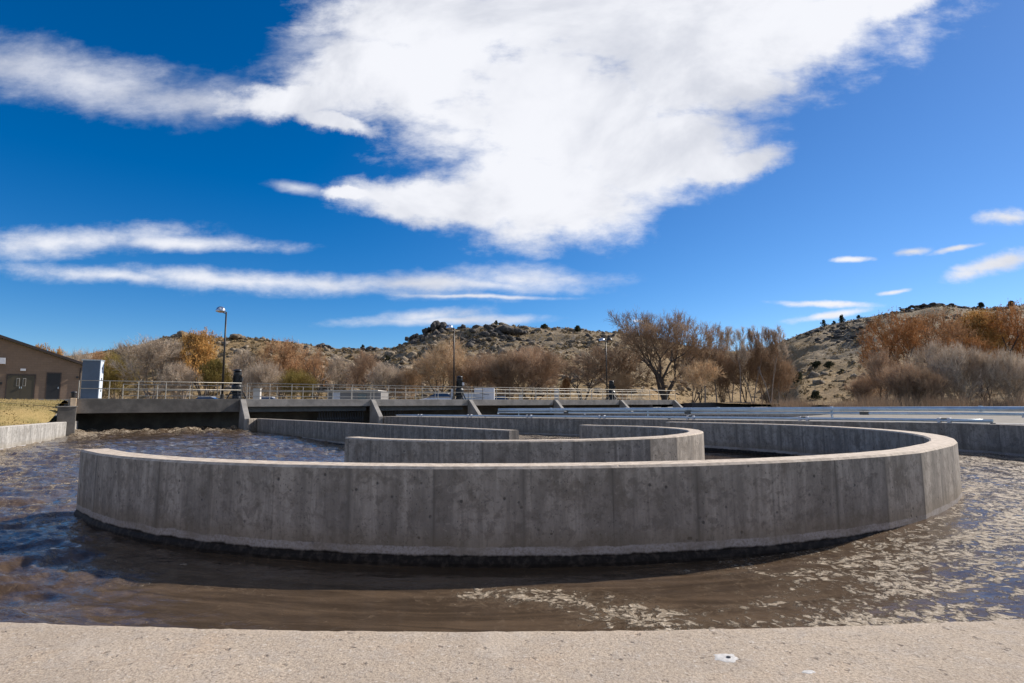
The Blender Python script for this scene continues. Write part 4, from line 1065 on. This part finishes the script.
def tree(name, key, x, d, ytop, wpx, label, rot=None, base=None, crown=None, group=None, cat='tree', zoff=0.0):
    "stands at column x, forward distance d, its top reaching photo row ytop"
    mt, mc, h0, w0 = PROTO[key]; t = ray(x, 395).x; z = tz(t, d) if base is None else base; z += zoff
    top = EYE.z+ray(x, ytop).z*d; sz = (top-z)/h0; sx = wpx/F*d/w0
    e = empty(name, (t*d, d, z), label, cat, group, rot if rot is not None else random.uniform(0, 6.28)); e.scale = (sx, sx, sz)
    a = bpy.data.objects.new('trunk', mt); COL.objects.link(a); a.parent = e
    if crown:
        mc = mc.copy(); mc.materials.clear(); mc.materials.append(M[crown])
    b = bpy.data.objects.new('crown', mc); COL.objects.link(b); b.parent = e; return e
proto('big', 'bark', 'tw_brown', seed=11, h=16, w=20, fork=.07, stems=4, shape='vase', low=.15, spread=34, L0=.27, ratio=.77, lmin=.050, r0=.52, twigs=3.1, tlen=.065, tw_w=.030, side=.45, maxd=8)
proto('bareA', 'bark_light', 'tw_grey', seed=21, h=10, w=10, fork=.06, stems=5, shape='vase', low=.1, spread=26, L0=.30, ratio=.75, lmin=.075, r0=.17, twigs=5.04, tlen=.10, tw_w=.024, side=.45, maxd=7)
proto('bareB', 'bark', 'tw_grey', seed=22, h=9, w=10, fork=.05, stems=4, shape='round', low=.05, spread=32, L0=.27, ratio=.76, lmin=.075, r0=.16, twigs=5.76, tlen=.11, tw_w=.024, side=.5, maxd=7)
proto('brown', 'bark', 'tw_tan', seed=31, h=9, w=11, fork=.0, stems=6, shape='round', low=.0, spread=38, L0=.28, ratio=.76, lmin=.075, r0=.15, twigs=5.76, tlen=.11, tw_w=.024, side=.5, maxd=7)
proto('bushy', 'bark', 'tw_red', seed=32, h=7, w=11, fork=.0, stems=9, shape='round', low=.0, spread=40, L0=.32, ratio=.75, lmin=.09, r0=.10, twigs=6.48, tlen=.13, tw_w=.022, side=.5, maxd=7)
proto('arc', 'bark', 'tw_brown', seed=33, h=8, w=11, fork=.08, stems=4, shape='vase', low=.1, spread=42, up=.05, L0=.34, ratio=.74, lmin=.085, r0=.20, twigs=5, tlen=.11, side=.4, maxd=6)
proto('gold', 'bark', 'lf_gold', seed=41, h=11, w=10, fork=.08, stems=3, shape='round', low=.05, spread=32, L0=.26, ratio=.76, lmin=.075, r0=.22, twigs=3.60, tlen=.075, leaf=3, lsize=.10, side=.5, maxd=7)
proto('orange', 'bark', 'lf_orange', seed=42, h=12, w=13, fork=.10, stems=3, shape='vase', low=.1, spread=36, L0=.27, ratio=.77, lmin=.07, r0=.42, twigs=2.23, tlen=.07, leaf=3, lsize=.085, side=.5, maxd=7)
proto('copper', 'bark', 'lf_pink', seed=43, h=10, w=10, fork=.06, stems=4, shape='round', low=.03, spread=32, L0=.27, ratio=.76, lmin=.08, r0=.18, twigs=3.60, tlen=.085, leaf=2, lsize=.09, side=.5, maxd=7)
proto('slimA', 'bark_light', 'tw_red', seed=51, h=12, w=3.2, fork=0, stems=1, shape='slim', spread=16, up=.22, L0=.42, ratio=.66, lmin=.04, r0=.12, twigs=3.3, tlen=.055, tw_w=.022, side=.8, maxd=7)
proto('slimB', 'bark_light', 'tw_grey', seed=53, h=12, w=3.8, fork=0, stems=2, shape='slim', spread=13, up=.22, L0=.40, ratio=.68, lmin=.04, r0=.12, twigs=3.3, tlen=.055, tw_w=.022, side=.7, maxd=7)
proto('shrub', 'bark', 'tw_grey', seed=61, h=5, w=6.5, fork=0, stems=13, shape='round', low=0, spread=34, up=.12, L0=.42, ratio=.70, lmin=.13, r0=.05, twigs=7.92, tlen=.17, tw_w=.018, side=.5, maxd=6)
proto('lean', 'bark', 'tw_tan', seed=71, h=6, w=8, fork=.0, stems=3, shape='round', low=.1, spread=30, up=.06, L0=.34, ratio=.75, lmin=.09, r0=.13, twigs=5.76, tlen=.13, lean=.35, side=.45, maxd=7)

# behind the building
tree('cottonwood_tree', 'gold', 38, 120, 346, 26, 'orange treetop just showing over the middle of the brown roof')
tree('cottonwood_tree', 'gold', 57, 118, 350, 24, 'small golden treetop over the lower end of the brown roof')
tree('willow_tree', 'bareB', 77, 115, 352, 34, 'faint bare grey treetop between the brown roof and the cabinet')
tree('cottonwood_tree', 'copper', 97, 120, 352, 34, 'pale copper treetop showing just above the tall cabinet')
tree('willow_tree', 'brown', 118, 100, 352, 44, 'brown olive willow just right of the tall cabinet', crown='lf_olive')
tree('cottonwood_tree', 'bareA', 152, 88, 340, 66, 'wide bare grey multi stemmed tree, leftmost of the large bare trees', rot=.4)
tree('cottonwood_tree', 'bareA', 184, 94, 348, 44, 'bare grey tree wedged between the wide grey tree and the golden cottonwood', rot=2.2)
tree('cottonwood_tree', 'gold', 203, 92, 332, 50, 'golden orange cottonwood just left of the left lamp pole', rot=1.0, crown='lf_gold')
tree('cottonwood_tree', 'gold', 212, 86, 360, 30, 'yellow green lower tree at the foot of the golden cottonwood', rot=3.0, crown='lf_olive')
tree('willow_tree', 'shrub', 176, 84, 366, 34, 'low bare shrub under the grey trees, left of the golden cottonwood')
tree('willow_tree', 'bareB', 244, 92, 352, 42, 'pale grey bare tree behind the first aerator motor', crown='tw_grey')
tree('willow_tree', 'shrub', 262, 84, 366, 40, 'round pale grey shrub right of the first aerator motor')
tree('cottonwood_tree', 'copper', 282, 94, 341, 52, 'copper pink tree with a rounded crown right of the first aerator motor', rot=.7)
tree('willow_tree', 'shrub', 297, 84, 372, 34, 'dark olive shrub at the foot of the copper pink tree', crown='lf_olive')
tree('cottonwood_tree', 'arc', 316, 92, 347, 36, 'tan tree with a dark forked trunk right of the copper pink tree', crown='lf_pink')
tree('willow_tree', 'bareB', 338, 92, 358, 34, 'grey bare tree above the left end of the grey shed')
tree('willow_tree', 'bareB', 364, 90, 353, 40, 'purplish grey bare tree above the middle of the grey shed', rot=2, crown='tw_red')
tree('willow_tree', 'shrub', 386, 88, 366, 34, 'low grey shrub above the right end of the grey shed')
tree('willow_tree', 'shrub', 408, 90, 370, 30, 'small brown shrub at the foot of the boulder slope', crown='tw_tan')
tree('willow_tree', 'brown', 440, 88, 341, 64, 'big brown willow left of the middle lamp pole', rot=.3)
tree('willow_tree', 'brown', 478, 86, 352, 56, 'orange brown willow right of the middle lamp pole', rot=1.9, crown='tw_red')
tree('willow_tree', 'bushy', 532, 86, 348, 78, 'broad reddish brown bushy willow in the centre of the tree line', rot=.5)
tree('willow_tree', 'shrub', 506, 84, 356, 36, 'darker brown shrub at the left side of the broad reddish willow', crown='tw_brown')
tree('willow_tree', 'arc', 583, 84, 354, 66, 'bare tree with arching dark limbs left of the right lamp', rot=.2)
tree('cottonwood_tree', 'gold', 568, 82, 378, 13, 'tiny bright orange bush at the foot of the arching bare tree', crown='lf_orange')
tree('willow_tree', 'lean', 626, 84, 349, 72, 'leaning brown willow right of the right lamp, left of the biggest tree', rot=3.4, crown='tw_brown')
tree('willow_tree', 'shrub', 622, 80, 374, 30, 'low tan shrub beneath the leaning willow', crown='tw_tan')
tree('cottonwood_tree', 'big', 664, 78, 311, 104, 'biggest bare spreading cottonwood, standing above the right end of the bridge', rot=.15)
tree('willow_tree', 'lean', 692, 72, 362, 44, 'small leaning olive tan willow at the right foot of the biggest tree', rot=.1, crown='tw_tan')
slim = [(704,331,22,'slimA','tw_brown'),(716,324,20,'slimA','tw_red'),(731,327,18,'slimB','tw_grey'),(741,328,18,'slimA','tw_grey'),(753,329,18,'slimB','tw_brown'),(762,326,16,'slimA','tw_grey'),(771,328,18,'slimB','tw_brown'),(780,327,18,'slimA','tw_grey')]
ordn = ['first', 'second', 'third', 'fourth', 'fifth', 'sixth', 'seventh', 'eighth']
for i, (x, y, w, k, c) in enumerate(slim):
    tree('poplar_tree', k, x, 80+(i*37 % 11), y, w*1.05, '%s of the eight slim bare trees in the row, counted from the biggest tree' % ordn[i], crown=c, group='row of slim bare trees')
for i, (x, y, w, l) in enumerate(((700,352,30,'low brown thicket shrub under the first slim trees'), (722,355,36,'brown thicket shrub under the second and third slim trees'), (745,350,40,'dense brown thicket shrub in the middle of the slim tree row'), (768,352,40,'dense brown thicket shrub under the right part of the slim tree row'), (786,362,24,'thin brown shrub at the right edge of the slim tree row'))):
    tree('willow_tree', 'shrub' if i % 2 else 'bareB', x, 84+i, y, w, l, crown='tw_brown')
# right hand grove
tree('cottonwood_tree', 'orange', 905, 74, 314, 62, 'orange cottonwood with dark forked trunk, leftmost of the right hand grove', rot=.3)
tree('cottonwood_tree', 'orange', 942, 78, 313, 56, 'rusty orange cottonwood second from the left in the right hand grove', rot=2.0, crown='lf_pink')
tree('cottonwood_tree', 'gold', 985, 80, 313, 62, 'brightest golden orange cottonwood in the right hand grove', rot=1.2)
tree('cottonwood_tree', 'orange', 1018, 76, 305, 66, 'tall rusty orange cottonwood at the right edge of the photo', rot=3.4)
tree('cottonwood_tree', 'copper', 965, 72, 338, 60, 'dark rusty tree filling the middle of the right hand grove', rot=.8, crown='lf_orange')
for i, (x, y, w, d, k, c, l) in enumerate(((884,352,36,62,'bareB','tw_red','reddish grey willow thicket at the left edge of the right hand grove'), (905,366,40,58,'shrub','tw_red','reddish low willow shrub below the leftmost orange cottonwood'),
    (938,344,40,60,'bareB','tw_grey','tall grey willow shrub in front of the second orange cottonwood'), (958,350,44,58,'shrub','tw_grey','pale grey bare shrub in the middle front of the right hand grove'),
    (985,352,44,58,'bareB','tw_grey','pale grey bare willow below the brightest golden cottonwood'), (1012,356,46,57,'shrub','tw_grey','grey bare shrub at the lower right edge of the photo'), (922,372,36,56,'shrub','tw_brown','low dark brown shrub among the front willows of the grove'), (866,378,30,64,'shrub','tw_red','low sparse reddish shrub at the end of the dry field'))):
    tree('willow_tree', k, x, d, y, w*1.15, l, crown=c, zoff=-1.1)
# low reddish brush along the far bank
lb = MB()
for i in range(1500):
    x = RNG.uniform(640, 1080); d = RNG.uniform(51, 60) if x > 780 else RNG.uniform(76, 90); 
    if noise.noise(Vector((x*.035, d*.2, 4)))+(.35 if x > 860 else -.05) < RNG.uniform(-.1, .5): continue
    t = (x-512)/F; z = tz(t, d); s = RNG.uniform(.3, .8)*(1.5 if x > 855 else 1)
    for k in range(16):
        o = len(lb.v); p = Vector((t*d+RNG.normal()*s, d+RNG.normal()*s, z-.1)); e = p+Vector((RNG.normal()*.25, RNG.normal()*.25, 1))*s*RNG.uniform(.7,1.6); lb.v += [tuple(p), tuple(p+Vector((.03,0,0))), tuple(e)]; lb.f.append((o,o+1,o+2)); lb.tint.append(float(RNG.uniform(0,1)))
tag(lb.build('low_brush', M['tw_brown']), kind='stuff')
# bank grass tufts
gt = MB()
for i in range(9000):
    p = random.choice(bankp[3:]); k = bankp.index(p); d = (bankp[min(k+1,len(bankp)-1)]-bankp[k-1]).normalized(); r = Vector((d.y,-d.x,0)); off = .5+random.random()**1.3*18; q = p+r*off+d*random.uniform(-.6,.6)
    z = bank_z(q, off)-.02; s = random.uniform(.05,.13)
    for j in range(2):
        o = len(gt.v); a = random.uniform(0,6.28); b = Vector((math.cos(a), math.sin(a), 0)); gt.v += [tuple(q+Vector((0,0,z))-b*.02), tuple(q+Vector((0,0,z))+b*.02), tuple(q+Vector((0,0,z+s))+b*random.uniform(-.1,.1))]; gt.f.append((o,o+1,o+2))
tag(gt.build('dry_grass', M['grass']), kind='stuff')

# ================================================================== LIGHT AND SKY
SUN_AZ = R(29.5); SUN_EL = R(33.5)                                # azimuth from +X towards +Y
sd = Vector((math.cos(SUN_AZ)*math.cos(SUN_EL), math.sin(SUN_AZ)*math.cos(SUN_EL), math.sin(SUN_EL)))
sl = bpy.data.lights.new('sun', 'SUN'); so = bpy.data.objects.new('sun', sl); COL.objects.link(so)
so.rotation_euler = sd.to_track_quat('Z', 'Y').to_euler(); sl.energy = 4.9; sl.angle = R(.5); sl.color = (1, .93, .84)
w = bpy.data.worlds.new('World'); scn.world = w; w.use_nodes = True; nt = w.node_tree; nt.nodes.clear(); t = NT(nt)
sky = t.n('ShaderNodeTexSky', sky_type='NISHITA', sun_disc=False, sun_elevation=SUN_EL, sun_rotation=math.pi/2-SUN_AZ, altitude=1800, air_density=1.0, dust_density=.25, ozone_density=3.5)
hsv = t.n('ShaderNodeHueSaturation'); hsat = hsv.inputs['Saturation']; hsv.inputs['Hue'].default_value = .505; hsv.inputs['Value'].default_value = 1.0; t.L.new(sky.outputs[0], hsv.inputs['Color'])
dv = t.n('ShaderNodeTexCoord').outputs['Generated']; sx, sy, sz = t.sep(dv)
t.L.new(t.mr(t.vm('DOT_PRODUCT', dv, tuple(sd)), .25, .95, 1.40, 1.24), hsat)   # polarised sky: deepest away from the sun
ysafe = t.math('MAXIMUM', sy, .02); A_ = t.math('DIVIDE', sx, ysafe); B_ = t.math('DIVIDE', sz, ysafe); AB = t.comb(A_, B_, 0)
front = t.mr(sy, .05, .25)
wp = t.vm('ADD', AB, t.vm('SCALE', t.vm('SUBTRACT', t.noise(AB, 5.0, 7, .62, 0, 'Color'), (.5,.5,.5)), sc=.10))
wp0 = t.vm('ADD', AB, t.vm('SCALE', t.vm('SUBTRACT', t.noise(t.scalev(AB, (1, 1.6, 1)), 4.0, 6, .55, 0, 'Color'), (.5,.5,.5)), sc=.035))
WP = [wp]
def P_(x, y): r = ray(x, y); return r.x, r.z
def ell(cx, cy, rx, ry, rot=0.0, k=1.0):
    c = P_(cx, cy); e1 = P_(cx+rx*math.cos(R(rot)), cy+rx*math.sin(R(rot))); e2 = P_(cx-ry*math.sin(R(rot)), cy+ry*math.cos(R(rot)))
    m11, m21 = e1[0]-c[0], e1[1]-c[1]; m12, m22 = e2[0]-c[0], e2[1]-c[1]; D = m11*m22-m12*m21
    p = t.vm('SUBTRACT', WP[0], (c[0], c[1], 0))
    u = t.vm('DOT_PRODUCT', p, (m22/D, -m12/D, 0)); v = t.vm('DOT_PRODUCT', p, (-m21/D, m11/D, 0))
    l = t.vm('LENGTH', t.comb(u, v, 0)); return t.math('MULTIPLY', t.math('SUBTRACT', 1.0, l), k)
BIG = [(640,5,300,95),(560,110,180,100),(545,190,130,62),(650,150,120,62,-12),(720,165,75,18,-10),(800,30,140,50,-22),(700,75,120,55),(445,203,130,28,6),(350,192,40,10,5),(340,120,60,12,12),(400,70,130,62),(300,95,110,22,-4),(430,20,130,60),(900,5,60,22,-30)]
ARM = [(210,102,150,20,-2),(80,80,130,32,8),(0,62,90,26,6),(330,40,70,22,-20),(300,188,38,7,8)]
BND = [(70,240,120,17,-4),(190,243,110,9,2),(260,283,240,11,3),(120,277,110,9,6),(420,284,180,11,-2),(520,279,75,16,2),(490,284,100,9,4),(470,297,110,3,1),(450,322,110,6,-1),(430,318,60,9,-4)]
RGT = [(1010,218,40,10,2),(1000,264,62,12,-14),(955,250,30,3.5,-8),(911,252,22,5,-5),(851,261,22,3.5,-3),(826,304,60,4,3),(832,315,48,5,-6),(893,294,18,3,-6),(640,322,10,2,0)]
def union(L, k=1.0):
    r = None
    for e in L:
        q = ell(*e); r = q if r is None else t.math('SMOOTH_MAX', r, q, .12)
    return r
nzf = t.noise(t.scalev(AB, (1.0, 1.4, 1)), 7.5, 11, .64, .15)
nzh = t.noise(t.scalev(AB, (.7, 1.8, 1)), 14, 9, .66, .2)
mixn = t.math('ADD', t.math('MULTIPLY', t.math('SUBTRACT', nzf, .5), 1.0), t.math('MULTIPLY', t.math('SUBTRACT', nzh, .5), .8))
dBIG = t.mr(t.math('ADD', union(BIG), t.math('MULTIPLY', mixn, .85)), -.14, .50)
WP[0] = wp0
dARM = t.math('MULTIPLY', t.mr(t.math('ADD', union(ARM), t.math('MULTIPLY', mixn, 1.5)), -.35, 1.35), .82)
dBND = t.math('MULTIPLY', t.mr(t.math('ADD', union(BND), t.math('MULTIPLY', mixn, 1.6)), -.30, 1.15), .95)
dRGT = t.mr(t.math('ADD', union(RGT), t.math('MULTIPLY', mixn, 1.7)), -.12, .85)
dens = t.math('MAXIMUM', t.math('MAXIMUM', dBIG, dARM), t.math('MAXIMUM', dBND, dRGT))
dens = t.math('MULTIPLY', dens, front, clamp=True)
# unseen broken cloud added behind the camera as neutral fill on shaded walls
zs = t.math('MAXIMUM', sz, .08); PL = t.comb(t.math('DIVIDE', sx, zs), t.math('DIVIDE', sy, zs), 0)
rest = t.math('MULTIPLY', t.mr(t.noise(PL, 1.1, 7, .58, .4), .43, .62), t.mr(sy, .05, -.12))
dens = t.math('MAXIMUM', dens, t.math('MULTIPLY', rest, t.mr(sz, 0, .06)))
shade = t.noise(t.scalev(AB, (.8, 1.2, 1)), 2.6, 6, .6, .4)
ccol = t.mix(t.mr(shade, .34, .56), (.48,.50,.56), (.67,.68,.72))
bs = t.n('ShaderNodeBackground'); t.L.new(hsv.outputs[0], bs.inputs[0]); bs.inputs[1].default_value = .091
bc = t.n('ShaderNodeBackground'); t.L.new(ccol, bc.inputs[0]); bc.inputs[1].default_value = 1.0
ms = t.n('ShaderNodeMixShader'); t.L.new(dens, ms.inputs[0]); t.L.new(bs.outputs[0], ms.inputs[1]); t.L.new(bc.outputs[0], ms.inputs[2])
o = t.n('ShaderNodeOutputWorld'); t.L.new(ms.outputs[0], o.inputs[0])
scn.render.engine = 'CYCLES'; scn.cycles.max_bounces = 6; scn.cycles.sample_clamp_indirect = 6
scn.view_settings.view_transform = 'Standard'; scn.view_settings.look = 'None'; scn.view_settings.exposure = .45; scn.view_settings.gamma = 1
scn.render.resolution_x = W; scn.render.resolution_y = H
